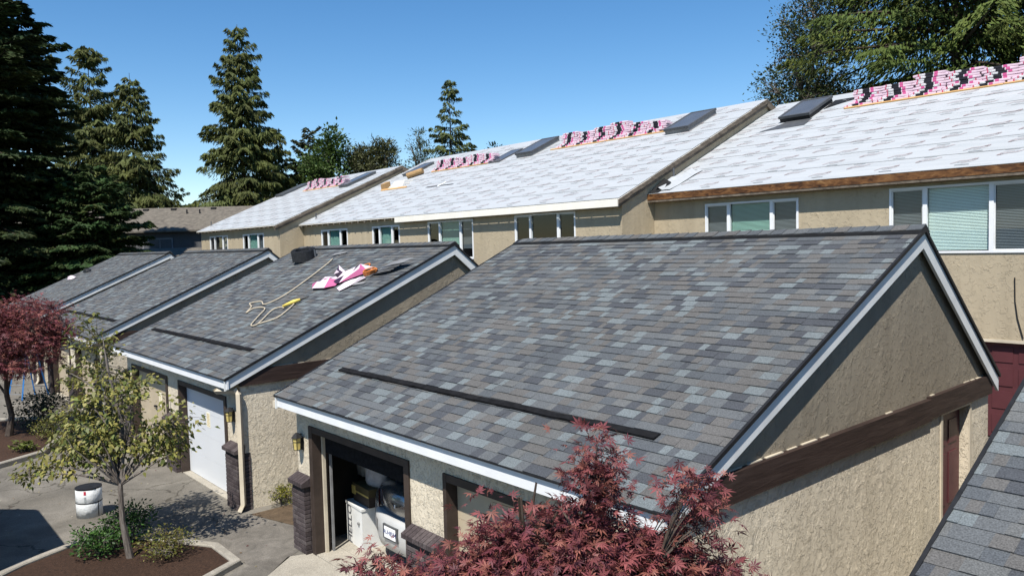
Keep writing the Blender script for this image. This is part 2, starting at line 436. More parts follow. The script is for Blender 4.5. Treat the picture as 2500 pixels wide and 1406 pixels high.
def lantern(parent, x, z, y=YW):
    o = MB().box(x-.045, x+.045, y-.02, y+.01, z-.02, z+.2).box(x-.012, x+.012, y-.09, y-.02, z+.235, z+.255).build('wall_lantern', BLACK, parent)
    cx, cy = x, y-.10
    g = MB(); fr = MB(); n = 6
    ring = lambda r, zz: [(cx+r*math.cos(math.pi/6+k*math.pi/3), cy+r*math.sin(math.pi/6+k*math.pi/3), zz) for k in range(n)]
    a, b = ring(.058, z), ring(.075, z+.2)
    g.add(a+b, [(k, (k+1) % n, (k+1) % n+n, k+n) for k in range(n)]+[tuple(range(n-1, -1, -1))])
    g.build('lamp_glass', AMBER, o)
    for k in range(n): fr.tube([a[k], b[k]], .006, 4)
    for rr, zz in ((.06, z), (.07, z+.13), (.077, z+.2)):
        p = ring(rr, zz)
        for k in range(n): fr.tube([p[k], p[(k+1) % n]], .006, 4, cap=False)
    fr.build('lamp_cage', BLACK, o)
    c = MB(); p, q = ring(.098, z+.2), ring(.03, z+.27)
    c.add(p+q, [(k, (k+1) % n, (k+1) % n+n, k+n) for k in range(n)]+[tuple(range(n-1, -1, -1)), tuple(range(n, 2*n))]); c.build('lamp_cap', BLACK, o)

def panel_door(parent, name, xa, xb, za, zb, y, mat, rows, ncol=0, inset=.006):
    d = MB().box(xa, xb, y, y+.04, za, zb).build(name, mat, parent); n = rows; h = (zb-za)/n
    for r in range(n):
        pm = MB()
        pm.box(xa+.004, xb-.004, y-.016, y-.001, za+r*h+.002, za+(r+1)*h-.002)
        q = pm.build('door_section', mat, d)
    return d

def notice(parent, x, y, z):
    p = MB().box(x-.11, x+.11, y-.004, y-.001, z-.16, z+.16).build('paper_notice', PAPER, parent)
    m = MB()
    rng = random.Random(int(x*100))
    for k in range(9):
        w_ = rng.uniform(.05, .085); zz = z+.12-k*.03
        m.box(x-w_, x+w_, y-.0055, y-.0045, zz-.006, zz+.006)
    m.build('notice_text', plain('notice_ink', (.50, .36, .12), .8, .1) if 'notice_ink' not in MATS else MATS['notice_ink'], p, kind='stuff')

def garage(idx, label, detail):
    gx = GX[idx]; rng = random.Random(100+idx)
    g = thing('garage', (gx, 0, 0), label, 'garage', 'row of garages with grey shingle roofs')
    # deck and shingles
    deck = MB().prism([(.02, ZE-.045), (YR, ZR-.045), (YB-.02, ZB-.045), (YB-.02, ZB-.022), (YR, ZR-.021), (.02, ZE-.021)], -GL+.02, -.02).build('roof', DARKIN, g)
    slope_roof(deck, gx, rng, {0: 150, 1: 300, 2: 300}.get(idx, 0))
    # eave starter and drip edges
    MB().box(-GL, 0, -.012, .03, ZE-.034, ZE-.016).build('drip_edge', BLACK, g)
    for xa, xb in ((-.026, .004), (-GL-.004, -GL+.026)):
        MB().prism([(-.004, ZE-.05), (YR, ZR-.05), (YB, ZB-.05), (YB, ZB-.002), (YR, ZR-.002), (-.004, ZE-.002)], xa, xb).build('rake_drip_edge', BLACK, g)
    # ridge
    c1, s1, c2, s2 = math.cos(TH_F), math.sin(TH_F), math.cos(TH_B), math.sin(TH_B); d = .165
    MB().prism([(YR-d*c1, ZR-d*s1-.012), (YR-d*c1, ZR-d*s1+.022), (YR, ZR+.03), (YR+d*c2, ZR-d*s2+.022), (YR+d*c2, ZR-d*s2-.012), (YR, ZR-.01)], -GL+.03, 0).build('ridge_vent', BLACK, g)
    x = -.235
    while x > -GL-.02:
        o = ob('ridge_shingle', rng.choice(RIDGES), g); o.location = (x, YR, ZR+.034+rng.uniform(-.003, .003)); x -= .195
    # eave vent strip lying on the third course
    m = MB(); n = 26; xa, xb = -7.27, -.77; pr = []
    for k in range(n+1):
        t = k/n; xx = xa+(xb-xa)*t; j = rng.uniform(-.006, .006); v = .925+j; hh = .034+rng.uniform(-.006, .007)
        pr.append([(xx, (v+dv)*c1-nn*s1, ZE-.008+(v+dv)*s1+nn*c1) for dv, nn in ((-.055, 0), (-.05, hh), (.045, hh*.6), (.07, 0))])
    for k in range(n):
        m.add(pr[k]+pr[k+1], [(0, 1, 5, 4), (1, 2, 6, 5), (2, 3, 7, 6)])
    m.add(pr[0], [(0, 3, 2, 1)]); m.add(pr[-1], [(0, 1, 2, 3)]); m.build('eave_vent', VENTB, g)
    # fascia and rake boards
    MB().box(-GL+.004, -.004, .028, .066, ZE-.205, ZE-.036).build('fascia_board', WHITE, g)
    for xa, xb in ((-.066, -.028), (-GL+.028, -GL+.066)):
        MB().prism([(.0, ZE-.052), (YR, ZR-.052), (YR, ZR-.265), (.0, ZE-.235)], xa, xb).build('rake_board', RAKEW if xa > -1 else RAKEW, g)
        MB().prism([(YR+.002, ZR-.052), (YB, ZB-.052), (YB, ZB-.27), (YR+.002, ZR-.265)], xa, xb).build('rake_board', RAKEW, g)
    # soffit lining behind rake
    MB().box(-GL+.07, -.07, .07, YW-.003, ZE-.075, ZE-.06).build('soffit', BROWN2, g)
    # walls
    zu = lambda y: (ZE+(ZR-ZE)*y/YR if y < YR else ZR+(ZB-ZR)*(y-YR)/(YB-YR)) - .05
    YE = 8.0
    for xx, s in ((-XI, 1), (-GL+XI, -1)):
        pts = [(xx, YW, 2.5), (xx, YE, 2.5), (xx, YE, zu(YE)), (xx, YR, zu(YR)), (xx, YW, zu(YW))]
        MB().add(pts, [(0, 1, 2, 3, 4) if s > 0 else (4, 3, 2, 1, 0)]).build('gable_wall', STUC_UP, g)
    low = MB(); wall_holes(low, YW, YE, GZ, 2.5, [(6.22, 7.22, GZ, 2.30)], 0, .16)
    low.v = [(-XI+.012-dd, a, z) for a, dd, z in low.v]
    low.build('side_wall', STUC, g)
    MB().quad((-GL+XI, YE, GZ), (-GL+XI, YW, GZ), (-GL+XI, YW, 2.5), (-GL+XI, YE, 2.5)).build('side_wall', STUC, g)
    MB().quad((-XI, YE, GZ), (-GL+XI, YE, GZ), (-GL+XI, YE, 2.6), (-XI, YE, 2.6)).build('rear_wall', STUC, g)
    op = [(-7.42, -4.5, GZ, 2.0), (-3.72, -.84, GZ, 2.0)]
    fw = MB(); wall_holes(fw, -GL+XI-.012, -XI+.012, GZ, 2.44, op, YW, .25); fw.build('front_wall', STUC, g)
    # trim board in two lengths, caulk and weather gap
    MB().prism([(YW-.02, 2.29), (5.72, 2.31), (5.72, 2.60), (YW-.02, 2.585)], -XI-.01, -XI+.075).build('trim_board', BROWN, g)
    MB().prism([(5.73, 2.335), (YE+.02, 2.355), (YE+.02, 2.645), (5.73, 2.625)], -XI-.01, -XI+.066).build('trim_board', BROWN, g)
    m = MB(); y = 1.0
    while y < YE-.2:
        l_ = rng.uniform(.08, .5)
        if rng.random() < (.75 if (y < 3 or y > 5.9) else .25):
            zz = 2.588+.0025*y if y < 5.72 else 2.626+.009*(y-5.73)
            m.box(-XI, -XI+.012+rng.uniform(0, .02), y, y+l_, zz-.002, zz+rng.uniform(.003, .010))
        y += l_+rng.uniform(.02, .12)
    m.build('caulk_line', BEIGE, g, kind='stuff')
    # side door
    sd = MB().box(-XI-.15, -XI-.11, 6.24, 7.2, GZ+.02, 2.27).build('side_door', MAROON, g)
    for a, b in ((6.36, 6.66), (6.78, 7.08)):
        for c_, d_ in ((.1, .75), (.9, 1.65), (1.78, 2.12)):
            MB().box(-XI-.112, -XI-.098, a, b, c_, d_).build('door_panel', MAROON, sd)
    MB().box(-XI+.012, -XI+.03, 6.16, 6.222, GZ, 2.36).box(-XI+.012, -XI+.03, 7.218, 7.28, GZ, 2.36).box(-XI+.012, -XI+.03, 6.222, 7.218, 2.298, 2.36).build('door_casing', BEIGE, sd)
    # front frames and doors
    for k, (xa, xb, za, zb) in enumerate(op):
        jw = .12 if idx == 1 and k == 0 else .07
        MB().box(xa-.002, xa+jw, YW-.025, YW+.24, GZ, 2.0-.002).box(xb-.12, xb+.002, YW-.025, YW+.24, GZ, 1.998).box(xa+jw, xb-.12, YW-.022, YW+.23, 1.90, 1.998).build('door_frame', BROWN2, g)
        if idx == 1 and k == 0:
            MB().box(xa+.12, xb-.12, .50, .54, 1.56, 1.90).build('raised_door', VENTB, g)
            MB().box(xa+.12, xb-.12, .6, 2.6, 1.93, 1.96).build('raised_door', VENTB, g)
            t_ = MB().box(xa+.125, xa+.165, .45, .50, GZ, 1.88).build('door_jamb_strip', BEIGE, g)
            MB().box(xa+.15, xa+.185, .565, .60, GZ, 1.9).build('door_track', MGREY, g)
            MB().box(xb-.185, xb-.15, .565, .60, GZ, 1.9).build('door_track', MGREY, g)
        else:
            white = (idx == 2 and k == 1)
            dd = panel_door(g, 'garage_door', xa+.07, xb-.12, GZ+.03, 1.90, .48, WDOOR if white else BEIGE_D, 4)
            notice(dd, (xa+xb)/2+(-.05 if k else .35), .464, 1.28)
            if not white: MB().box((xa+xb)/2-.06, (xa+xb)/2+.06, .41, .46, 1.05, 1.09).tube([((xa+xb)/2-.05, .47, 1.07), ((xa+xb)/2-.05, .42, 1.07)], .012).build('door_handle', BLACK, dd)
        MB().box(xa+.01, xb-.01, .30, .72, GZ+.001, GZ+.022).build('threshold', CONC, g)
    for a, b in ((-GL+.1, -7.44), (-4.46, -3.76), (-.70, -.1)):
        brick_pier(g, a, b, rng, idx in (1, 2))
    for x in (-7.68, -.46): lantern(g, x, 1.58)
    # rainwater pipe at the right front corner
    MB().tube([(-.62, .03, 2.22), (-.60, .05, 2.17), (-.08, .23, 2.22), (-.065, .265, 2.15), (-.065, .265, .05), (-.065, .18, GZ+.02)], [.058, .058, .055, .055, .055, .055], 4).build('downspout', BEIGE, g)
    MB().box(-GL-.13, -GL+.01, .03, .13, ZE-.24, ZE-.13).box(-GL-.13, -GL-.06, .131, .30, ZE-.24, ZE-.15).build('gutter_elbow', BEIGE, g)
    if detail:
        # dark lining of the room behind the open door
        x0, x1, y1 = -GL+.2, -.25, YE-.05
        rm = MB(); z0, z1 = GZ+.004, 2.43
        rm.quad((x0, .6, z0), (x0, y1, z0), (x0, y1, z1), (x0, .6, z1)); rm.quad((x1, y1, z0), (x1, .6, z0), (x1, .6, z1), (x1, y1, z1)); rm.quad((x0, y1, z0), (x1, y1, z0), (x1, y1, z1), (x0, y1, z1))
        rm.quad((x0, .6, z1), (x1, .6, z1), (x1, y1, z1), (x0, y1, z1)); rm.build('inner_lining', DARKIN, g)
        MB().box(x0, x1, .73, y1, GZ+.004, GZ+.02).build('floor_slab', CONC, g)
        MB().box(-.155, -.145, 5.1, 5.19, 4.1, 4.25).build('vent_plate', BEIGE, g)
    return g
garage(0, 'nearest garage with grey shingle roof cutting into the lower right corner', False)
garage(1, 'large centre garage with open door, grey shingle roof and white eave board', True)
garage(2, 'garage with white closed door and rope and wrapper on its shingle roof', False)
garage(3, 'third garage back, its shingle roof and eave behind the yellow-green tree', False)
garage(4, 'farthest garage in the row, its shingle roof half in dark tree shade', False)

# ------------------------------------------------------------------ townhouses
SP = .4574
def uz(y, ze=6.2, s=SP): return ze + s*(y+.3)
_logo = None
def print_unit():
    """one printed logo with its dash: an outline running to a horned head, letters inside (drawn in x,y)"""
    m = MB()
    def line(pts, w_):
        for a, b in zip(pts, pts[1:]):
            a, b = Vector(a), Vector(b); d = (b-a).normalized(); nrm = Vector((-d.y, d.x))*w_/2
            m.add([(*(a-nrm), 0), (*(b-nrm), 0), (*(b+nrm), 0), (*(a+nrm), 0)], [(0, 1, 2, 3)])
    line([(-.30, -.05), (-.24, -.02), (-.12, .10), (.06, .10), (.14, .13), (.24, .17), (.29, .21)], .024)
    line([(.29, .21), (.25, .12), (.22, .06), (.10, -.02), (-.05, -.07)], .016)
    line([(.16, .13), (.24, .19)], .032)
    outline = (np.array(m.v), np.array(m.f))
    d = MB(); d.add([(-.14, -.19, 0), (.20, -.19, 0), (.20, -.155, 0), (-.14, -.155, 0)], [(0, 1, 2, 3)])
    d.add([(-.35, -.245, 0), (.75, -.245, 0), (.75, -.240, 0), (-.35, -.240, 0)], [(0, 1, 2, 3)])
    tm = text_mesh('RHINO', .085, 'logo_text', INKG); tv, tt = mesh_arrays(tm); tv = tv.copy(); tv[:, 0] *= 1.0; tv[:, 1] += .02+tv[:, 0]*.22
    return outline, (np.array(d.v), np.array(d.f)), (tv, tt)
PRINT = print_unit()
def prints(parent, x0, x1, y1, ze, sp, rng, y0=-.3):
    c = 1/math.hypot(1, sp); groups = [[], [], []]
    slen = (y1-y0)/c; cx = x0+.3; col = 0
    while cx < x1-.1:
        r = 0; yy = .35 + (.45 if col % 2 else 0)
        while yy < slen-.2:
            fl = -1 if col % 2 else 1
            for gi, (V, F) in enumerate(PRINT):
                if gi == 1 and False: continue
                X = cx+V[:, 0]*fl*.95+rng.uniform(-.02, .02); D = yy+V[:, 1]*fl*.95
                n = .028
                P = np.stack([X, y0+D*c - n*sp*c, ze+D*c*sp + n*c], 1); groups[gi].append((P, F))
            yy += .88
        cx += .92; col += 1
    for gl, nm, mat in zip(groups, ('logo_outline', 'print_dash', 'logo_text'), (INKR, INKG, INKG)):
        o = 0; VV = []; FF = []
        for P, F in gl: VV.append(P); FF.append(F+o); o += len(P)
        q = ob(nm, np_mesh(nm, np.concatenate(VV), np.concatenate(FF), mat), parent, 'stuff')

def sash_window(parent, xa, xb, za, zb, blinds, y=0., split=(.27, .73)):
    """white three-light window in a real opening; blinds: for each light None or (material, fraction from top)"""
    W = xb-xa; fr = .055
    w_ = MB().box(xa, xb, y-.03, y+.06, zb-fr, zb).box(xa, xb, y-.03, y+.06, za, za+fr).box(xa, xa+fr, y-.03, y+.06, za+fr, zb-fr).box(xb-fr, xb, y-.03, y+.06, za+fr, zb-fr).build('window', WHITE, parent)
    cuts = [xa+fr, xa+W*split[0], xa+W*split[1], xb-fr]
    for c_ in cuts[1:-1]: MB().box(c_-.05, c_+.05, y-.028, y+.058, za+fr, zb-fr).build('mullion', WHITE, w_)
    for k in range(3):
        a = cuts[k]+(.05 if k else 0); b = cuts[k+1]-(.05 if k < 2 else 0)
        if k != 1:
            MB().box(a, b, y+.0, y+.03, zb-fr-.035, zb-fr).box(a, b, y, y+.03, za+fr, za+fr+.035).box(a, a+.03, y, y+.03, za+fr+.035, zb-fr-.035).box(b-.03, b, y, y+.03, za+fr+.035, zb-fr-.035).build('sash', MGREY if parent.get('grey_sash') else RAKEW, w_)
        MB().quad((a, y+.035, za+fr), (b, y+.035, za+fr), (b, y+.035, zb-fr), (a, y+.035, zb-fr)).build('pane', GLASS if k == 1 else SCREEN, w_)
        if blinds[k]:
            mat, frac = blinds[k]; m = MB(); z = zb-fr-.03; zl = zb-fr-(zb-za-2*fr)*frac
            while z > zl:
                m.add([(a, y+.085, z), (b, y+.085, z), (b, y+.118, z+.030), (a, y+.118, z+.030)], [(0, 1, 2, 3)]); z -= .036
            m.build('blind', mat, w_, kind='stuff')
    return w_

def skylight(parent, x0, x1, y0, y1, ze, sp, wrap=True, up=1.):
    c = 1/math.hypot(1, sp); s = sp*c
    def P(x, y, n): n *= up; return (x, y-n*s, ze+sp*(y+.3)+n*c)
    def slab(m, xa, xb, ya, yb, na, nb):
        vs = [P(x, y, n) for n in (na, nb) for x, y in ((xa, ya), (xb, ya), (xb, yb), (xa, yb))]
        return m.add(vs, [(3, 2, 1, 0), (4, 5, 6, 7), (0, 1, 5, 4), (1, 2, 6, 5), (2, 3, 7, 6), (3, 0, 4, 7)])
    k = slab(MB(), x0+.03, x1-.03, y0+.03, y1-.03, -.02, .17).build('skylight', MGREY if wrap else BLACK, parent)
    m = MB(); f = .09
    slab(m, x0, x1, y0, y0+f, .16, .25); slab(m, x0, x1, y1-f, y1, .16, .25); slab(m, x0, x0+f, y0+f, y1-f, .16, .25); slab(m, x1-f, x1, y0+f, y1-f, .16, .25)
    m.build('skylight_frame', DGREY, k)
    slab(MB(), x0+f, x1-f, y0+f, y1-f, .17, .235).build('skylight_glass', SKYGL, k)
    return k

def house(loc, W, label, ridge_y, ze, sp, eave, windows, group=None, rake=True, back=14.5):
    """local frame: x from -W to 0, wall face y=0, eave edge y=-.3"""
    h = thing('townhouse', loc, label, 'house', 'row of townhouses stripped for new roofing'); rng = random.Random(int(abs(loc[0])*10))
    z = lambda y: ze+sp*(y+.3) if y <= ridge_y else ze+sp*(ridge_y+.3)-sp*(y-ridge_y)
    holes = [(a, b, c, d) for a, b, c, d, *_ in windows]
    fw = MB(); hz = z(0)-.06
    doors = [(-16.2, -11.1, GZ, 2.2)] if eave == 'wood' else []
    wall_holes(fw, -W, 0, GZ, hz, holes+doors, 0, .14); fw.build('front_wall', STUC_H, h)
    for xx, s in ((0, 1), (-W, -1)):
        pts = [(xx, 0, GZ), (xx, back, GZ), (xx, back, z(back)-.06), (xx, ridge_y, z(ridge_y)-.06), (xx, 0, z(0)-.06)]
        MB().add(pts, [(0, 1, 2, 3, 4) if s > 0 else (4, 3, 2, 1, 0)]).build('gable_wall', STUC_H, h)
    MB().quad((0, back, GZ), (-W, back, GZ), (-W, back, z(back)), (0, back, z(back))).build('rear_wall', STUC_H, h)
    # sheathing and underlayment
    xr = .11 if rake else .0; xl = -W if not rake else -W
    y0 = -.3; gap = .022 if eave == 'cream' else 0.
    rf = MB().prism([(y0+gap, z(y0+gap)-.035), (ridge_y, z(ridge_y)-.035), (back+.4, z(back+.4)-.035), (back+.4, z(back+.4)-.012), (ridge_y, z(ridge_y)-.012), (y0+gap, z(y0+gap)-.012)], xl, xr).build('roof', CREAM, h)
    c = 1/math.hypot(1, sp); n = 9; dy = (ridge_y-y0-gap)/n
    for k in range(n):
        a, b = y0+gap+dy*k, y0+gap+dy*(k+1)+(.06 if k < n-1 else 0); m = MB(); nx = max(12, int(W/.8)); rows = 3
        vs = []
        for j in range(rows+1):
            yy = a+(b-a)*j/rows
            for i in range(nx+1):
                xx = xl+(xr-xl)*i/nx
                off = .014-.012*j/rows + rng.uniform(0, .010)*(1 if 0 < j < rows else .15)
                wob = rng.uniform(-.02, .02) if j == 0 and k else 0
                vs.append((xx, yy+wob, z(yy+wob)+off))
        m.add(vs, [(j*(nx+1)+i, j*(nx+1)+i+1, (j+1)*(nx+1)+i+1, (j+1)*(nx+1)+i) for j in range(rows) for i in range(nx)])
        m.build('underlayment_sheet', UNDER, rf, True)
    m = MB().quad((xl, ridge_y, z(ridge_y)+.004), (xr, ridge_y, z(ridge_y)+.004), (xr, back+.4, z(back+.4)), (xl, back+.4, z(back+.4))).build('underlayment_sheet', UNDER, rf)
    prints(rf, xl, xr-.3, ridge_y-.1, ze, sp, rng)
    # rafters under the overhang
    x = -W+.3
    while x < -.1:
        MB().prism([(y0+.015 if eave == 'tails' else y0+.06, z(y0+.06)-.038), (1.0, z(1.0)-.038), (1.0, z(1.0)-.20), (y0+.015 if eave == 'tails' else y0+.06, z(y0+.06)-.16)], x-.035, x+.035).build('rafter', RAFT, h); x += .61
    if eave == 'wood': MB().box(-W, xr, y0-.045, y0-.004, z(y0)-.20, z(y0)-.004).build('fascia_board', FASCIA_WOOD, h); MB().box(-W, xr, y0-.035, y0-.006, z(y0)-.27, z(y0)-.202).build('sub_fascia', RAKE_WOOD, h); MB().box(-W, 0, y0, -.002, z(0)-.34, z(0)-.31).build('soffit', BROWN2, h)
    if eave == 'cream': MB().box(-W, xr, y0-.045, y0-.003, z(y0)-.245, z(y0)-.005).build('fascia_board', CREAM, h)
    if rake:
        seg = 16
        for k in range(seg):
            a = y0+(ridge_y-y0)*k/seg; b = y0+(ridge_y-y0)*(k+1)/seg; t_ = rng.uniform(-.012, .02); e = rng.uniform(-.02, .02)
            MB().prism([(a, z(a)-.03+t_), (b+.01, z(b)-.03+t_), (b+.01, z(b)-.17+e), (a, z(a)-.17+e)], xr-.03, xr+.018+rng.uniform(0, .015)).build('rake_board', RAKE_WOOD, h)
        MB().prism([(y0+.02, z(y0)-.16), (ridge_y, z(ridge_y)-.16), (ridge_y, z(ridge_y)-.30), (y0+.02, z(y0)-.28)], .003, xr-.02).build('rake_rafter', RAKE_WOOD, h)
        MB().prism([(ridge_y, z(ridge_y)-.01), (back+.4, z(back+.4)-.01), (back+.4, z(back+.4)-.28), (ridge_y, z(ridge_y)-.28)], xr-.05, xr+.01).build('rake_board', RAKE_WOOD, h)
    MB().quad((-W+.2, 1.5, 2.5), (-.2, 1.5, 2.5), (-.2, 1.5, hz), (-W+.2, 1.5, hz)).build('room_shade_backing', DARKIN, h); MB().quad((-W+.2, .16, 2.6), (-.2, .16, 2.6), (-.2, 1.5, 2.6), (-W+.2, 1.5, 2.6)).build('room_shade_base', DARKIN, h)  # near-black sheets added behind the windows, room shade put into their colour
    for a, b, c_, d_, bl in windows: sash_window(h, a, b, c_, d_, bl)
    return h, z
W3 = (BLINDT, 1.); 
H1, z1 = house((11.4, 15.5, 0), 24.0, 'nearest townhouse with white underlayment roof and brown bare-wood eave board', 7.85, 6.37, SP, 'wood',
    [(-21.95, -18.79, 4.34, 5.94, ((BLINDG, .97), (BLINDT, 1.), (BLINDG, .97))),
     (-16.25, -13.0, 4.33, 6.01, ((BLINDG, 1.), (BLINDW, 1.), (BLINDG, 1.)))], rake=False)
H2, z2 = house((-12.61, 13.89, 0), 13.1, 'middle townhouse with white underlayment roof and cream eave board', 8.5, 6.2, SP, 'cream',
    [(-5.27, -2.1, 4.36, 5.92, (None, None, None)), (-10.97, -7.82, 4.30, 5.90, (None, (BLINDT, .98), (BLINDG, .75)))])
H3, z3 = house((-25.72, 13.89, 0), 9.77, 'townhouse left of the cream eave board, with bare rafter tails under the roof', 8.5, 6.2, SP, 'tails',
    [(-2.5, -.12, 4.45, 5.86, (None, (BLINDT, 1.), None)), (-7.69, -4.9, 4.45, 5.86, (None, (BLINDT, 1.), None))], rake=False)
H4, z4 = house((-35.49, 12.5, 0), 12.0, 'far left townhouse with white roof and row of rafter tails', 7.8, 6.2, .434, 'tails',
    [(-5.0, -2.06, 4.45, 5.84, (None, (BLINDT, 1.), (BLINDG, .8))), (-10.4, -7.4, 4.45, 5.86, (None, None, (BLINDG, .9)))])
# maroon double door of the nearest house
gd = MB().box(-16.2, -11.1, .13, .17, GZ, 2.2).build('garage_door', MAROON, H1)
for r, (a, b) in enumerate(((.02, .45), (.6, 1.02), (1.15, 1.58), (1.72, 2.08))):
    for k in range(9): MB().box(-16.12+k*.56, -16.12+k*.56+.44, .112, .131, a, b).build('door_panel', MAROON, gd)
MB().box(-16.3, -11.0, -.02, .0, 2.2, 2.27).build('door_head_trim', BEIGE, H1)
MB().tube([(-13.38, -.02, 3.75), (-13.37, -.02, 3.2), (-13.32, -.02, 2.8), (-13.2, -.02, 2.33)], .014, 5).build('cable', BLACK, H1)
# skylights
skylight(H1, -22.5, -21.3, 5.35, 7.05, 6.37, SP, False)
skylight(H2, -2.75, -1.55, 5.75, 7.6, 6.2, SP); skylight(H2, -11.7, -10.5, 5.75, 7.6, 6.2, SP)
skylight(H3, -.55, .35, 5.6, 7.2, 6.2, SP, True, .25); skylight(H3, -8.4, -7.4, 5.6, 7.2, 6.2, SP, True, .6)
skylight(H4, -2.4, -1.3, 4.9, 6.9, 6.2, .434, True, .7); skylight(H4, -11.6, -10.5, 5.0, 7.0, 6.2, .434, True, .6)
def on(zf, base, x, y, n=0.): return (x, y, zf(y)+n)
# flashing apron under the near skylight, vent pipes, loose flaps
MB().add([on(z1, 0, -22.9, 4.62, .034), on(z1, 0, -21.2, 4.72, .034), on(z1, 0, -21.25, 5.38, .034), on(z1, 0, -22.2, 5.38, .034), on(z1, 0, -22.45, 4.95, .034)], [(0, 1, 2, 3, 4)]).build('black_flashing', DGREY, H1)
MB().add([on(z1, 0, -21.28, 6.2, .034), on(z1, 0, -20.95, 6.5, .04), on(z1, 0, -20.3, 7.0, .03), on(z1, 0, -20.5, 7.15, .02), on(z1, 0, -21.28, 7.1, .034)], [(0, 1, 2, 3, 4)]).build('black_flashing', BLACK, H1)
def pipe(parent, zf, x, y, hh=.32, r=.035):
    o = MB().tube([(x, y, zf(y)-.03), (x, y, zf(y)+hh)], r, 8).build('vent_pipe', DGREY, parent)
    MB().tube([(x, y, zf(y)-.02), (x, y, zf(y)+.06)], [r*2.6, r*1.2], 8).build('pipe_flashing', MGREY, o)
pipe(H1, z1, -23.75, .75, .42); pipe(H3, z3, -8.95, .35); pipe(H4, z4, -11.5, .5); pipe(H2, z2, -10.2, 7.7, .2); 
flap = MB()
fl = []
for j in range(5):
    for i in range(5):
        x = -23.85+.62*i/4; y = -.15+1.5*j/4; fl.append(on(z1, 0, x+.25*j/4, y, .03+.16*math.sin(i*1.3+j*.9)**2*(1-i/5)))
flap.add(fl, [(j*5+i, j*5+i+1, (j+1)*5+i+1, (j+1)*5+i) for j in range(4) for i in range(4)]).build('loose_underlayment_flap', UNDER, H1, smooth=True)
MB().add([on(z1, 0, -23.98, -.3, .05), on(z1, 0, -23.6, -.28, .03), on(z1, 0, -23.5, .3, .12), on(z1, 0, -23.95, .5, .2)], [(0, 1, 2, 3)]).build('torn_membrane', BLACK, H1)
# slot strip and cleats on the second roof
MB().add([on(z3, 0, -2.55, 3.12, .016), on(z3, 0, -.25, 3.10, .016), on(z3, 0, -.25, 3.22, .016), on(z3, 0, -2.55, 3.26, .016)], [(0, 1, 2, 3)]).build('open_slot', BLACK, H3)
for k, (x, y) in enumerate(((-1.4, 3.3),)):
    MB().tube([on(z3, 0, x, y-.25, .03), on(z3, 0, x+.1, y+.2, .05)], .03, 5).build('cleat', WHITE, H3)

# ------------------------------------------------------------------ shingle bundles and planks on the roofs
BL, BW, BH = .99, .36, .081
PINK, MAG, BLK, WHT, RED = (.60, .45, .52), (.48, .08, .22), (.012, .010, .014), (.52, .47, .50), (.40, .05, .10)
def bundle_mesh(seed):
    """one wrapped bundle, slumped a little; printed bands are narrow faces along its length"""
    rng = random.Random(seed); m = MB()
    sh = rng.uniform(-.055, .055); fl = seed == 6
    cuts = [0, .13+sh*.3, .17+sh*.4, .33+sh, .58+sh, .61+sh, .72+sh, 1.]
    cols = [PINK, RED, WHT, BLK, WHT, MAG, PINK]
    if fl: cuts = [1-c for c in cuts][::-1]; cols = cols[::-1]
    secs = []
    for c in cuts:
        x = -BL/2+c*BL; e = min(c, 1-c); r = .010+.012*max(0, 1-e*9); j = lambda: rng.uniform(-.004, .004)
        h = BH-.002-(.012 if e < .01 else 0)
        secs.append([(x, -BW/2+r+j(), .0), (x, -BW/2+j(), .014), (x, -BW/2+j(), h-.014), (x, -BW/2+r+j(), h+j()), (x, BW/2-r, h+j()), (x, BW/2, h-.014), (x, BW/2, .014), (x, BW/2-r, 0)])
    for i in range(len(cuts)-1):
        top = PINK if cols[i] in (RED, WHT, MAG) else cols[i]
        m.v += secs[i]+secs[i+1]; o = len(m.v)-16
        for k in range(8):
            k2 = (k+1) % 8; m.f.append((o+k, o+8+k, o+8+k2, o+k2)); m.c.append(cols[i] if k in (0, 1, 2, 4, 5) else top)
    for s, rev in ((0, False), (-1, True)):
        o = len(m.v); m.v += secs[s]; m.f.append(tuple(range(o, o+8))[::-1 if rev else 1]); m.c.append(PINK)
    me = m.mesh('shingle_bundle', PAINTED); me['lab'] = (-BL/2+BL*(.275+.7*sh if not fl else 1-.275-.7*sh))
    return me
BUND = [bundle_mesh(k) for k in range(7)]
DUR = text_mesh('DURATION', .036, 'label_text', INK, .0006)
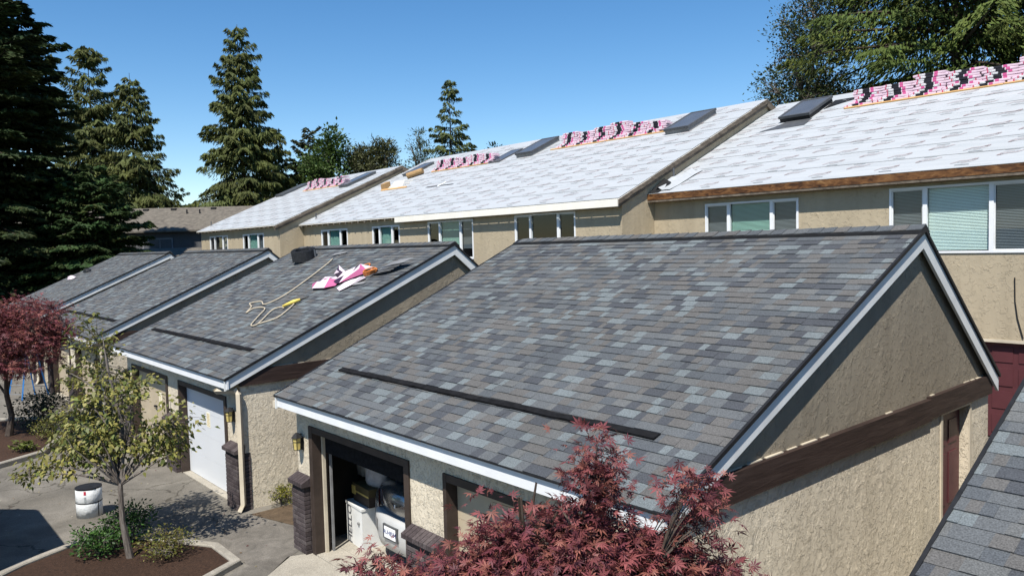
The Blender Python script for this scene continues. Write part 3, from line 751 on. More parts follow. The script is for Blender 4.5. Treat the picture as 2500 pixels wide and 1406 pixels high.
def bundle_row(house, zf, x0, n, y, layers, words, where, plank_x):
    """a row of stacks along the slope; every bundle is its own thing"""
    rng = random.Random(int(x0*7)); O = house.location
    ORD = ('first', 'second', 'third', 'fourth', 'fifth', 'sixth', 'seventh', 'eighth', 'ninth'); grp = 'shingle bundles on the '+where
    zb = zf(y-.17)+.02
    for k in range(n):
        for j in range(layers+rng.choice((-1, 0, 0, 1))):
            if k == n-1 and j > layers-3 and rng.random() < .5: continue
            me = rng.choice(BUND); o = ob('shingle_bundle', me)
            low = j < 2
            xx = x0+BL*1.01*k+rng.uniform(-.05, .05)+(-.28 if j == 0 else -.16 if j == 1 else 0)+.03*math.sin(j*2.1)
            yy = y+(-.05+.03*j if low else .10)+rng.uniform(-.012, .012)
            o.location = (O.x+xx, O.y+yy, zb+j*BH+(.0 if low else .004)); o.rotation_euler = (rng.uniform(-.008, .008), rng.uniform(-.006, .006), rng.uniform(-.015, .015))
            tag(o, 'pink wrapped bundle, %s layer up, %s stack from left, %s' % (ORD[j], ORD[k], where), 'shingle bundle', grp)
            if words:
                b = MB().box(-.073, .073, -BW/2-.0065, -BW/2-.001, .02, .058).build('label', INKW, o); b.location.x = me['lab']
                t_ = ob('label_text', DUR, b); t_.location = (0, -BW/2-.0075, .039); t_.rotation_euler = (math.pi/2, 0, 0)
    # chock the low side: the timber plank that holds the row
    xa, xb = plank_x; c = 1/math.hypot(1, SP); yp = y-BW/2-.10
    for a, b, dy in ((xa, (xa+xb)/2, 0), ((xa+xb)/2+.02, xb, .02)):
        m = MB(); s = SP*c
        P = lambda x, d, nn: (O.x+x, O.y+yp+dy+d*c-nn*s, zf(yp+dy)+d*s+nn*c+.012)
        vs = [P(x, d, nn) for x in (a, b) for d, nn in ((0, 0), (.09, 0), (.09, .04), (0, .04))]
        m.add(vs, [(0, 1, 2, 3), (7, 6, 5, 4), (0, 4, 5, 1), (1, 5, 6, 2), (2, 6, 7, 3), (3, 7, 4, 0)])
        tag(m.build('timber_plank', PLANK), 'yellow pine plank holding the shingle bundles on the '+where+(', left length' if dy == 0 else ', right length'), 'plank', 'planks below the bundle rows')
bundle_row(H1, z1, -19.62, 9, 6.15, 8, True, 'nearest house roof', (-20.35, -10.6))
bundle_row(H2, z2, -8.65, 6, 6.45, 8, False, 'second house roof', (-9.75, -3.0))
bundle_row(H3, z3, -4.75, 5, 5.85, 7, False, 'third house roof', (-5.5, -.6))
bundle_row(H4, z4, -7.4, 5, 5.65, 7, False, 'farthest house roof', (-8.2, -3.0))
# opened stack and paper roll on the third roof
O = H3.location
def loose(name, mb, mat, label, cat, group=None): return tag(mb.build(name, mat), label, cat, group)
mm = MB(); xs = -7.2
for k in range(7):
    a = O.x+xs+.06*k; yy = O.y+3.75; z_ = z3(3.6)+.02+.07*k
    tag(MB().box(a, a+1.5-.08*k, yy+.05*k, yy+.05*k+.5, z_, z_+.055).build('paper_wrapped_bundle', WHITE if k % 2 else CREAM), 'white paper-wrapped bundle, %s layer up in the slumped stack' % ('lowest', 'second', 'third', 'fourth', 'fifth', 'sixth', 'topmost')[k], 'bundle', 'slumped white stack')
loose('timber_plank', MB().prism([(O.y+3.55, z3(3.55)+.02), (O.y+3.65, z3(3.65)+.02), (O.y+3.65, z3(3.65)+.07), (O.y+3.55, z3(3.55)+.07)], O.x-7.5, O.x-5.0), PLANK, 'orange plank under the slumped white stack on the third roof', 'plank')
loose('cardboard_roll', MB().tube([(O.x-7.0, O.y+5.0, z3(5.0)+.2), (O.x-6.2, O.y+5.5, z3(5.5)+.22)], .16, 12), plain('cardboard', (.30, .19, .09), .8, .2, .15, 4), 'brown paper roll lying above the slumped white stack', 'roll')
loose('cardboard_box', MB().prism([(O.y+3.66, z3(3.66)+.03), (O.y+4.0, z3(4.0)+.03), (O.y+3.95, z3(4.0)+.33), (O.y+3.62, z3(3.66)+.33)], O.x-7.6, O.x-7.15), MATS['cardboard'], 'small brown box at the left of the slumped white stack', 'box')

# ------------------------------------------------------------------ things lying on the second garage roof
gxa = GX[2]
def onroof(x, y, n=0.): return Vector((x, y-n*math.sin(TH_F), ZE+(ZR-ZE)*y/YR+n*math.cos(TH_F)))
def spline(pts, k=5):
    out = []; P = [pts[0]]+list(pts)+[pts[-1]]
    for i in range(1, len(P)-2):
        for j in range(k):
            t = j/k; a, b, c, d = P[i-1], P[i], P[i+1], P[i+2]
            out.append(.5*((2*b)+(c-a)*t+(2*a-5*b+4*c-d)*t*t+(3*b-a-3*c+d)*t**3))
    out.append(pts[-1]); return out
ROPE = plain('rope_fibre', (.42, .36, .27), .9, .1, .2, 60)
rp = [(-14.6, 4.62), (-14.35, 4.3), (-13.9, 3.5), (-13.6, 2.75), (-13.75, 2.35), (-14.2, 2.45), (-14.6, 2.33), (-14.2, 2.2), (-13.9, 1.95), (-13.95, 2.15), (-13.4, 2.2), (-13.0, 1.85), (-12.65, 1.55), (-12.45, 1.62), (-12.9, 2.15), (-12.75, 2.3), (-12.55, 2.28)]
rope = thing('rope', (0, 0, 0), 'pale tan rope snaking down the second garage roof', 'rope')
MB().tube(spline([onroof(x, y, .022) for x, y in rp]), .016, 6).build('rope_strand', ROPE, rope, True)
MB().tube(spline([onroof(x, y, .022) for x, y in ((-12.45, 1.62), (-12.1, 1.9), (-12.25, 2.25), (-12.45, 2.5))]), .016, 6).build('rope_tail', ROPE, rope, True)
YEL = plain('yellow_plastic', (.60, .46, .10), .5, .3, .1, 8)
hk = thing('rope_grab', (0, 0, 0), 'yellow rope grab with black tip at the end of the tan rope', 'tool')
MB().tube([onroof(-12.62, 2.3, .05), onroof(-12.45, 2.5, .06), onroof(-12.38, 2.62, .05)], [.03, .05, .03], 8).build('handle', YEL, hk, True)
MB().tube([onroof(-12.38, 2.62, .05), onroof(-12.28, 2.78, .04)], [.03, .012], 6).build('tip', BLACK, hk)
# coil of black ridge vent
ROLLM = plain('black_vent_mat', (.022, .023, .026), .7, .3, .3, 14, bump=.01, bscale=30)
rl = thing('ridge_vent_roll', onroof(-16.25, 4.60, .0), 'black coiled ridge vent roll sitting near the ridge of the second garage', 'roll')
m = MB(); turns = 3.2; N = 90; prev = None
for i in range(N+1):
    t = i/N; a = t*turns*2*math.pi; r = .22+.14*t; x, y = r*math.cos(a), r*math.sin(a)*.95; b = .012
    m.v += [(x, y, .0+b*math.sin(a*3)), (x*1.0, y, .30+b*math.sin(a*5)), (x*(1-.016/r), y*(1-.016/r), .30+b*math.sin(a*5)), (x*(1-.016/r), y*(1-.016/r), .0)]
    if i:
        o = (i-1)*4
        for k in range(4): m.f.append((o+k, o+4+k, o+4+(k+1) % 4, o+(k+1) % 4)); m.c.append(None)
q = m.build('coil', ROLLM, rl); 
MB().add([(.36, .0, .02), (.375, .05, .02), (.375, .05, .29), (.36, 0, .29)], [(0, 1, 2, 3)]).build('strap', MGREY, rl)
rl.rotation_euler = (TH_F*.55, 0, .5)
# crumpled wrapper
rng = random.Random(5)
wr = thing('torn_wrapper', (0, 0, 0), 'crumpled pink and black torn wrapper on the second garage roof', 'wrapper')
def crumple(name, poly, cols, hmax, seed):
    rg = random.Random(seed); m = MB(); cx = sum(p[0] for p in poly)/len(poly); cy = sum(p[1] for p in poly)/len(poly); n = len(poly)
    ring = [onroof(x, y, rg.uniform(.02, .06)) for x, y in poly]; mid = [onroof(cx+(x-cx)*.55+rg.uniform(-.05, .05), cy+(y-cy)*.55+rg.uniform(-.05, .05), rg.uniform(.04, hmax)) for x, y in poly]; c0 = onroof(cx, cy, rg.uniform(.05, hmax*.8))
    for i in range(n):
        j = (i+1) % n
        m.add([ring[i], ring[j], mid[j]], [(0, 1, 2)], rg.choice(cols)); m.add([ring[i], mid[j], mid[i]], [(0, 1, 2)], rg.choice(cols)); m.add([mid[i], mid[j], c0], [(0, 1, 2)], rg.choice(cols))
    m.build(name, PAINTED, wr)
W_, D_, M_ = (.60, .51, .55), (.035, .016, .035), (.42, .10, .22)
crumple('wrapper_sheet', [(-13.25, 3.35), (-12.75, 3.1), (-12.25, 3.15), (-12.0, 3.3), (-12.2, 3.55), (-12.7, 3.7), (-13.15, 3.65)], [W_, W_, W_, M_, D_], .2, 1)
crumple('wrapper_sheet', [(-12.9, 3.75), (-12.3, 3.62), (-12.25, 3.8), (-12.95, 3.98)], [D_, W_, D_], .22, 2)
crumple('wrapper_roll', [(-12.35, 3.25), (-12.0, 3.4), (-11.6, 3.95), (-11.7, 4.15), (-12.0, 4.0), (-12.3, 3.6)], [D_, D_, D_, W_, M_], .25, 3)
crumple('wrapper_scrap', [(-11.75, 3.2), (-11.45, 3.1), (-11.35, 3.35), (-11.3, 3.7), (-11.45, 3.75), (-11.5, 3.45)], [W_, W_, W_], .12, 4)
ORG = plain('orange_hose', (.50, .16, .035), .5, .4, .1, 5)
hose = thing('orange_hose', (0, 0, 0), 'orange air hose coiled beside the torn wrapper', 'hose')
pts = []
for k in range(46):
    a = k*.42; pts.append(onroof(-11.42+(.20+.02*math.sin(k*1.7))*math.cos(a)+.002*k, 3.88+.13*math.sin(a)+.02*math.sin(k*.9), .03+.0025*k))
MB().tube(pts, .017, 5).build('hose_coil', ORG, hose, True)
MB().tube(spline([onroof(x, y, .03) for x, y in ((-12.35, 4.28), (-12.2, 4.34), (-12.02, 4.2))]), .017, 5).build('hose_end', ORG, hose)
for k in range(6):
    a = .10*k; b = [onroof(-11.35+.05*k+dx, 3.82+.05*k+dy, .015+.016*k+.05*math.sin(max(0, dx)*3)) for dx, dy in ((0, 0), (.34, .02), (.68, .14), (.70, .36), (.35, .27), (.0, .22))]
    tag(MB().add(b, [(0, 1, 4, 5), (1, 2, 3, 4)]).build('loose_shingle', MGREY if k % 2 else DGREY), 'loose grey ridge shingle, %s in the fanned pile beside the hose' % ('lowest', 'second', 'third', 'fourth', 'fifth', 'topmost')[k], 'shingle', 'fanned pile of loose shingles')
for k, (x, y, l_) in enumerate(((-15.0, 4.8, .5), (-11.6, 3.3, .6))):
    loose('vent_offcut', MB().add([onroof(x, y, .02), onroof(x+l_, y+.15, .02), onroof(x+l_, y+.23, .03), onroof(x, y+.1, .03)], [(0, 1, 2, 3)]), MGREY, ('grey strip offcut by the ridge next to the rope end', 'grey strip offcut below the orange hose')[k], 'offcut')
for k, (x, y, mt, lb) in enumerate(((-37.3, 2.9, PAINTED, 'small pink wrapper scrap on the farthest garage roof'), (-37.4, 3.6, BLACK, 'dark bundle lying on the farthest garage roof'))):
    m = MB(); n = 8; ring = [onroof(x+.5*math.cos(t*.785), y+.16*math.sin(t*.785), .02) for t in range(n)]; top = [onroof(x+.3*math.cos(t*.785), y+.09*math.sin(t*.785), .10+.03*(t % 2)) for t in range(n)]
    m.add(ring+top, [(i, (i+1) % n, (i+1) % n+n, i+n) for i in range(n)]+[tuple(range(n, 2*n))], W_ if mt is PAINTED else None); loose(('wrapper_scrap', 'tool_bag')[k], m, mt, lb, ('wrapper', 'bag')[k])

# ------------------------------------------------------------------ inside and before the open garage
SILV = plain('silver_paint', (.42, .43, .44), .2, .5, .05, 3, metal=.9)
SILV2 = plain('silver_bumper', (.46, .46, .45), .38, .4, .05, 3, metal=.15)
def loft(name, secs, mat, parent, smooth=True, close=True):
    m = MB(); n = len(secs[0])
    for s in secs: m.v += s
    for i in range(len(secs)-1):
        for k in range(n if close else n-1): m.f.append((i*n+k, i*n+(k+1) % n, (i+1)*n+(k+1) % n, (i+1)*n+k)); m.c.append(None)
    for s in (tuple(range(n-1, -1, -1)), tuple((len(secs)-1)*n+k for k in range(n))): m.f.append(s); m.c.append(None)
    return m.build(name, mat, parent, smooth)
car = thing('parked_car', (-5.88, .9, GZ+.02), 'silver sedan parked nose-in inside the open garage', 'car'); car.scale = (1, 1, 1.12)
def sec(y, w_, z0, z1, zs, tw):                              # rounded body section: half width w_, sill z0, top z1, shoulder zs, top half-width tw
    pr = [(-w_*.92, z0), (-w_, z0+.12), (-w_, zs*.75), (-w_*.97, zs), (-tw*1.0, z1-.03), (-tw*.6, z1), (tw*.6, z1), (tw, z1-.03), (w_*.97, zs), (w_, zs*.75), (w_, z0+.12), (w_*.92, z0)]
    return [(x, y, z) for x, z in pr]
loft('body', [sec(.14, .80, .32, .98, .86, .66), sec(.22, .86, .24, 1.06, .92, .70), sec(.42, .89, .20, 1.09, .94, .72), sec(.75, .90, .18, 1.11, .95, .72), sec(1.2, .90, .18, 1.42, .96, .60), sec(1.7, .90, .18, 1.5, .97, .58), sec(2.4, .90, .18, 1.5, .97, .58), sec(3.0, .90, .18, 1.12, .96, .70), sec(3.8, .89, .18, 1.02, .92, .70), sec(4.4, .84, .25, .9, .85, .64), sec(4.6, .7, .32, .75, .7, .5)], SILV, car)
lid = MB(); nx = 14
rows = []
for j, (y, z, w_) in enumerate(((.06, .70, .58), (.035, .80, .62), (.03, .92, .64), (.08, 1.03, .66), (.25, 1.10, .66), (.52, 1.125, .64))):
    rows.append([(-w_+2*w_*i/nx, y+.10*((i/nx-.5)*2)**2*(1.3 if j < 3 else .8), z-.05*((i/nx-.5)*2)**4) for i in range(nx+1)])
for r in rows: lid.v += r
for j in range(len(rows)-1):
    for i in range(nx): lid.f.append((j*(nx+1)+i, j*(nx+1)+i+1, (j+1)*(nx+1)+i+1, (j+1)*(nx+1)+i)); lid.c.append(None)
tl = lid.build('trunk_lid', SILV, car, True)
bm_ = MB(); prof = [(.10, .70), (.0, .72), (-.06, .66), (-.075, .52), (-.06, .40), (-.02, .26), (.10, .20)]; rows = []
for (dy, z) in prof: rows.append([(-.90+1.8*i/18, dy+.30*abs((i/9-1))**2.6, z) for i in range(19)])
for r in rows: bm_.v += r
for j in range(len(rows)-1):
    for i in range(18): bm_.f.append((j*19+i, (j+1)*19+i, (j+1)*19+i+1, j*19+i+1)); bm_.c.append(None)
bp = bm_.build('rear_bumper', SILV2, car, True)
MB().box(-.20, .20, -.086, -.055, .43, .63).build('number_plate_holder', DGREY, bp)
plate = MB().box(-.155, .155, -.091, -.0855, .455, .605).build('number_plate', INKW, bp)
tt = ob('plate_text', text_mesh('AUH8584', .085, 'plate_text', plain('plate_blue', (.03, .05, .16), .5, .2), .002), plate); tt.location = (0, -.0925, .53); tt.rotation_euler = (math.pi/2, 0, 0)
for xa in (-.78, .46):
    q_ = MB(); rows = [[(xa+.32*i/6, dy+.30*abs((xa+.32*i/6)/.9)**2.6-.006, z) for i in range(7)] for dy, z in ((-.068, .62), (-.075, .52), (-.066, .44))]
    for r in rows: q_.v += r
    for j in range(2):
        for i in range(6): q_.f.append((j*7+i, (j+1)*7+i, (j+1)*7+i+1, j*7+i+1)); q_.c.append(None)
    q_.build('bumper_inset', MGREY, bp, True)
for s in (-1, 1):
    w_ = MB(); a, b = .60*s, .86*s
    w_.add([(a, .09, .72), (b, .22, .74), (b*1.01, .45, .86), (b, .42, .97), (a*1.06, .12, .98)], [(0, 1, 2, 3, 4)] if s > 0 else [(4, 3, 2, 1, 0)]); w_.build('tail_light', plain('red_lens', (.18, .01, .01), .2, .5) if 'red_lens' not in MATS else MATS['red_lens'], car)
em = MB()
for s in (-1, 1): em.add([(s*.015, .022, .88), (s*.14, .028, .915), (s*.13, .026, .90), (s*.02, .02, .862)], [(0, 1, 2, 3)] if s < 0 else [(3, 2, 1, 0)])
em.build('wing_emblem', BLACK, tl); MB().tube([(0, .016, .855), (0, .016, .90)], .012, 6).build('emblem_centre', INKW, tl)
MB().add([(-.56, .82, 1.12), (.56, .82, 1.12), (.5, 1.22, 1.43), (-.5, 1.22, 1.43)], [(0, 1, 2, 3)]).build('rear_window', SKYGL, car)
for s in (-1, 1):
    for y in (.95, 3.6):
        wl = MB().lathe([(0, -.1), (.30, -.1), (.32, -.06), (.32, .08), (.30, .1), (0, .1)], 0, 0, 20); wl.v = [(s*.80+z, y+x, .32+yy) for x, yy, z in wl.v]; wh = wl.build('wheel', BLACK, car, True)
        r_ = MB().lathe([(0, 0), (.2, 0), (.2, .02)], 0, 0, 16); r_.v = [(s*(.905), y+x, .32+yy) for x, yy, z in r_.v]; r_.build('rim', SILV, wh)
# white cabinet lettered HELLO, chest and bag
bx_ = thing('white_box', (-7.22, 1.26, GZ+.02), 'white lidded box lettered HELLO standing left of the silver car', 'box', rz=-.10)
MB().box(-.30, .33, -.30, .30, 0, .64).build('box_body', plain('white_card', (.62, .62, .60), .7, .2, .08, 4), bx_)
MB().box(-.315, .345, -.312, .315, .64, .68).build('box_lid', MATS['white_card'], bx_)
for s_, zz in ((.20, 0),):
    t_ = ob('hello_text', text_mesh('HELLO', .22, 'hello_text', plain('lettering_grey', (.10, .10, .11), .7, .2), .002), bx_); t_.location = (-.15, -.306, .32); t_.rotation_euler = (math.pi/2, -math.pi/2, 0)
MB().tube([(.22, -.302, .42), (.22, -.33, .42)], .025, 8).build('catch', MGREY, bx_)
ch = thing('tool_chest', (-7.14, 1.30, GZ+.02+.682), 'dark chest with gold latch on top of the white box', 'chest', rz=-.08)
MB().box(-.30, .30, -.24, .26, 0, .17).build('chest_base', BROWN2, ch); MB().box(-.31, .31, -.25, .27, .175, .30).build('chest_lid', plain('olive_chest', (.07, .055, .025), .6, .3, .2, 4), ch)
MB().box(-.31, -.19, -.262, -.245, .12, .26).build('latch', plain('brass', (.45, .34, .10), .4, .5, .15, 6), ch)
MB().box(-.312, .30, -.256, -.246, .165, .19).build('chest_band', MATS['brass'], ch)
bg_ = thing('padded_bag', (-7.06, 1.34, GZ+.02+.682+.302), 'grey-white padded bag standing on the dark chest', 'bag')
secs = []
for z, a, b in ((0, .25, .17), (.06, .27, .19), (.2, .27, .19), (.32, .26, .18), (.44, .24, .16), (.56, .17, .12), (.64, .08, .06)):
    secs.append([(a*math.cos(t*math.pi/10)*(1+.05*math.sin(t*1.7+z*9)), b*math.sin(t*math.pi/10), z) for t in range(20)])
loft('bag_body', secs, plain('grey_cloth', (.34, .32, .32), .9, .1, .2, 9, bump=.02, bscale=9), bg_)
br = thing('broom', (-7.42, 1.5, GZ+.02), 'straw broom with metal handle leaning inside the open garage', 'broom')
MB().tube([(.22, .02, .12), (0, .1, .66)], .013, 6).build('broom_handle', MGREY, br)
bri = MB(); 
for k in range(26):
    a = k/25-.5; bri.tube([(-.0+.05*a, .1, .64), (-.12+.34*a, .12+.03*math.sin(k), .98+.03*math.cos(k*2.3))], .008, 3)
bri.build('bristles', plain('straw', (.36, .28, .12), .9, .1, .2, 20), br, kind='stuff')
hb = thing('hanging_cover', (-7.45, 1.3, 1.0), 'limp clear plastic cover hanging inside the open garage by the door track', 'cover')
secs = [[(w_*math.cos(t*math.pi/8), w_*.5*math.sin(t*math.pi/8)*(1+.3*math.sin(t*2.+z*6)), z) for t in range(16)] for z, w_ in ((-.02, .15), (.15, .17), (.35, .16), (.55, .13), (.75, .09), (.86, .05))]
loft('plastic_sheet', secs, plain('grey_plastic', (.16, .16, .155), .35, .5, .3, 7, bump=.02, bscale=11), hb)

# ------------------------------------------------------------------ aprons, kerbed beds, kerbs
def poly_sheet(name, pts, z, mat, kind='structure'):
    o = MB().add([(x, y, z) for x, y in pts], [tuple(range(len(pts)))]).build(name, mat, None, kind=kind); return o
poly_sheet('garage_apron', [(-7.45, .31), (-4.4, .31), (-4.2, -.35), (-6.6, -1.2), (-7.6, -.05)], GZ+.004, CONC)
poly_sheet('asphalt_patch', [(-10.2, .15), (-8.1, .9), (-7.6, .0), (-6.4, -1.5), (-5.5, -3.2), (-6.6, -3.2), (-7.7, -.65), (-8.9, -.7)], GZ+.004, ASPH2)
poly_sheet('side_soil_strip', [(-10.0, .3), (-8.0, .9), (-8.0, 8.0), (-10.0, 8.0)], GZ+.008, DIRT)
def kerb(name, pts, hh=.13, wd=.16, closed=True):
    n = len(pts); P = [Vector((x, y)) for x, y in pts]; m = MB(); L_ = []
    for i in range(n):
        a = P[i]-P[i-1] if (closed or i) else P[1]-P[0]; b = P[(i+1) % n]-P[i] if (closed or i < n-1) else P[i]-P[i-1]
        t = (a.normalized()+b.normalized()).normalized(); nr = Vector((-t.y, t.x))
        L_.append((P[i]-nr*wd/2, P[i]+nr*wd/2))
    for i in range(n if closed else n-1):
        (a0, a1), (b0, b1) = L_[i], L_[(i+1) % n]; e = .02
        z0, z1 = GZ-.02, GZ+hh
        prof = lambda p, q: [(*p, z0), (*(p), z1-e), (*(p+(q-p)*.12), z1), (*(q+(p-q)*.12), z1), (*q, z1-e), (*q, z0)]
        A, B = prof(a0, a1), prof(b0, b1); m.add(A+B, [(k, k+1, k+7, k+6) for k in range(5)])
    return m.build(name, KERBM, None, kind='structure')
BED1 = [(-10.15, -3.35), (-10.75, -2.05), (-8.75, -.80), (-7.85, -.80), (-7.0, -2.4), (-7.4, -4.4), (-9.2, -4.6)]
BED2 = [(-17.3, -2.95), (-18.0, -1.75), (-19.6, -1.0), (-22.6, -.7), (-23.5, -2.0), (-22.8, -3.6), (-19, -4.2)]
for k, b in enumerate((BED1, BED2)):
    poly_sheet('planting_bed', b, GZ+.06, MULCH); kerb('kerb', b, .10 if k == 0 else .13)
poly_sheet('planting_bed', [(-1.2, -.6), (1.8, -.6), (2.0, -3.4), (-1.2, -3.4)], GZ+.05, MULCH)

# ------------------------------------------------------------------ trees and plants
def cards(C, D, N, L, Wd, col):
    """leaf-shaped quads: centre C, long axis D, normal hint N"""
    D = D/np.linalg.norm(D, axis=1, keepdims=True); S = np.cross(D, N); S /= np.linalg.norm(S, axis=1, keepdims=True)+1e-9
    L = L[:, None]; Wd = Wd[:, None]
    V = np.stack([C-D*L*.5, C+S*Wd*.5-D*L*.08, C+D*L*.5, C-S*Wd*.5-D*L*.08], 1).reshape(-1, 3)
    F = np.arange(len(V)).reshape(-1, 4); return V, F, col
def conifer(x, y, H, R, label, seed, nb=150, per=70, size=.42, droop=.35, hang=.5, col=(.03, .05, .018), zmin=1.5, prof=.85, lean=(0, 0), group=None, gap=.0, width=.34, up=.25, bark=None, name='conifer_tree', twigs=True):
    rg = np.random.default_rng(seed); t_ = thing(name, (x, y, GZ), label, 'tree', group)
    u = rg.random(nb)**.75; h = zmin+(H-zmin)*(1-u)*.995
    h.sort(); frac = (H-h)/(H-zmin)
    az = np.arange(nb)*2.39996+rg.uniform(-.5, .5, nb); Lb = R*np.clip(frac, .02, 1)**prof*rg.uniform(.62, 1.12, nb)+.25
    pit = up*(1-frac*1.2)+rg.uniform(-.12, .12, nb); dr = droop*rg.uniform(.6, 1.4, nb)*np.clip(frac*1.6, .2, 1)
    lx = lean[0]*h/H; ly = lean[1]*h/H
    rad = np.stack([np.cos(az), np.sin(az), 0*az], 1)
    def pt(i, t):
        r = Lb[i]*t; return np.stack([lx[i]+rad[i, 0]*r, ly[i]+rad[i, 1]*r, h[i]+Lb[i]*(pit[i]*t-dr[i]*t*t+.12*t**3)], -1)
    tr = MB(); k = 9
    tr.tube([(lean[0]*j/k+.02*H/20*math.sin(j*2.2), lean[1]*j/k, H*.975*j/k) for j in range(k+1)], [max(.02, H*.014*(1-j/k)**1.1+.012) for j in range(k+1)], 8)
    for i in range(nb):
        tr.tube([Vector(pt(i, np.float64(t))) for t in (0, .35, .7, .97)], [.012*Lb[i]+.012, .009*Lb[i]+.008, .005*Lb[i]+.006, .005], 4, cap=False)
    tr.build('trunk', bark or BARKD, t_)
    cnt = np.maximum(10, (per*(Lb/R)**1.1+8)).astype(int); idx = np.repeat(np.arange(nb), cnt); n = len(idx)
    t = 1-rg.random(n)**1.35*.92; P = pt(idx, t)
    side = np.stack([-rad[idx, 1], rad[idx, 0], 0*idx], 1); sg = rg.choice([-1., 1.], n)
    ls = (.38*Lb[idx]*(1.08-t)**.8+.22)*rg.uniform(.2, 1., n)
    P = P+side*(sg*ls*.85)[:, None]+rad[idx]*(ls*.35)[:, None]
    hg = hang*ls*rg.uniform(.2, 1.1, n); P[:, 2] -= hg*.8
    D = side*sg[:, None]*.7+rad[idx]*.7; D[:, 2] -= hang*1.3*rg.uniform(.3, 1.3, n); D += rg.normal(0, .25, (n, 3))
    N = rg.normal(0, .55, (n, 3)); N[:, 2] += 1-.6*hang; N += rad[idx]*hang*.9
    sz = size*rg.uniform(.6, 1.35, n)
    bf = rg.uniform(.7, 1.35, nb)[idx]*rg.uniform(.72, 1.3, n); c = np.array(col)[None]*bf[:, None]; yl = rg.random(n)[:, None]*.5*rg.random(nb)[idx][:, None]
    c = c*(1-yl)+yl*np.array([col[1]*1.35, col[1]*1.25, col[2]*.8])[None]
    V, F, c = cards(P, D, N, sz, sz*width, c); ob('crown', np_mesh('crown', V, F, NEEDLE, c), t_)
    return t_

BARKG = BARK
DK = (.020, .038, .013)
conifer(-52.0, 1.6, 30, 6.6, 'huge dark green conifer filling the left edge of the picture', 11, 330, 520, .50, .30, .25, DK, .6, .62, up=.28, width=.38)
conifer(-53.9, 4.1, 20.9, 5.6, 'dark conifer with pointed top just right of the huge left one', 12, 270, 430, .48, .28, .28, DK, .6, .74, up=.3, width=.38)
conifer(-49.2, 6.6, 10.4, 4.9, 'shorter green conifer whose skirt covers the farthest garage roof', 13, 240, 460, .42, .28, .3, (.022, .048, .014), .4, .55, up=.25, width=.32)
OL = (.066, .080, .024)
conifer(-89.9, 15.9, 27.5, 6.2, 'olive cedar with rounded top left of the gap in the treeline', 21, 230, 500, .5, .42, 1.1, OL, 3, .5, up=.2, width=.26)
conifer(-81.7, 17.8, 24.0, 6.9, 'olive cedar with thin bent leader beside the rounded one', 22, 210, 480, .5, .40, 1.1, OL, 2, .85, up=.2, width=.26)
conifer(-87.0, 23.8, 12.5, 4.2, 'low pale cedar at the right foot of the left treeline', 23, 90, 200, .45, .4, .8, (.05, .07, .026), 1.5, .7, width=.28)
conifer(-69.5, 24.3, 27.2, 6.2, 'tall pointed cedar standing alone against the sky left of centre', 24, 240, 560, .46, .34, 1.15, (.070, .086, .026), 2, .72, up=.16, width=.25)
conifer(-70.6, 27.8, 17.0, 4.6, 'dense cedar tucked against the right side of the tall pointed one', 25, 130, 330, .46, .4, 1., (.066, .084, .026), 2, .6, width=.26)
conifer(-71.5, 32.2, 17.5, 3.0, 'brown-green cypress right of the tall cedar', 26, 170, 190, .45, .1, .3, (.044, .052, .024), 3, .35, up=.6)
conifer(-56.5, 39.5, 21.0, 4.2, 'slim pointed conifer above the roofs right of centre', 27, 150, 300, .38, .34, .9, (.064, .084, .027), 4, .72, up=.2, width=.27)
conifer(-11.4, 38.2, 30.0, 10.5, 'broad drooping cedar behind the nearest house at the upper right', 31, 240, 900, .34, .36, .8, (.056, .082, .018), 5, .5, up=.42, width=.26)
conifer(-2.5, 40.0, 32.0, 10.0, 'second drooping cedar at the right edge behind the bundles', 32, 220, 700, .36, .36, .7, (.040, .060, .015), 5, .5, up=.4, width=.26)

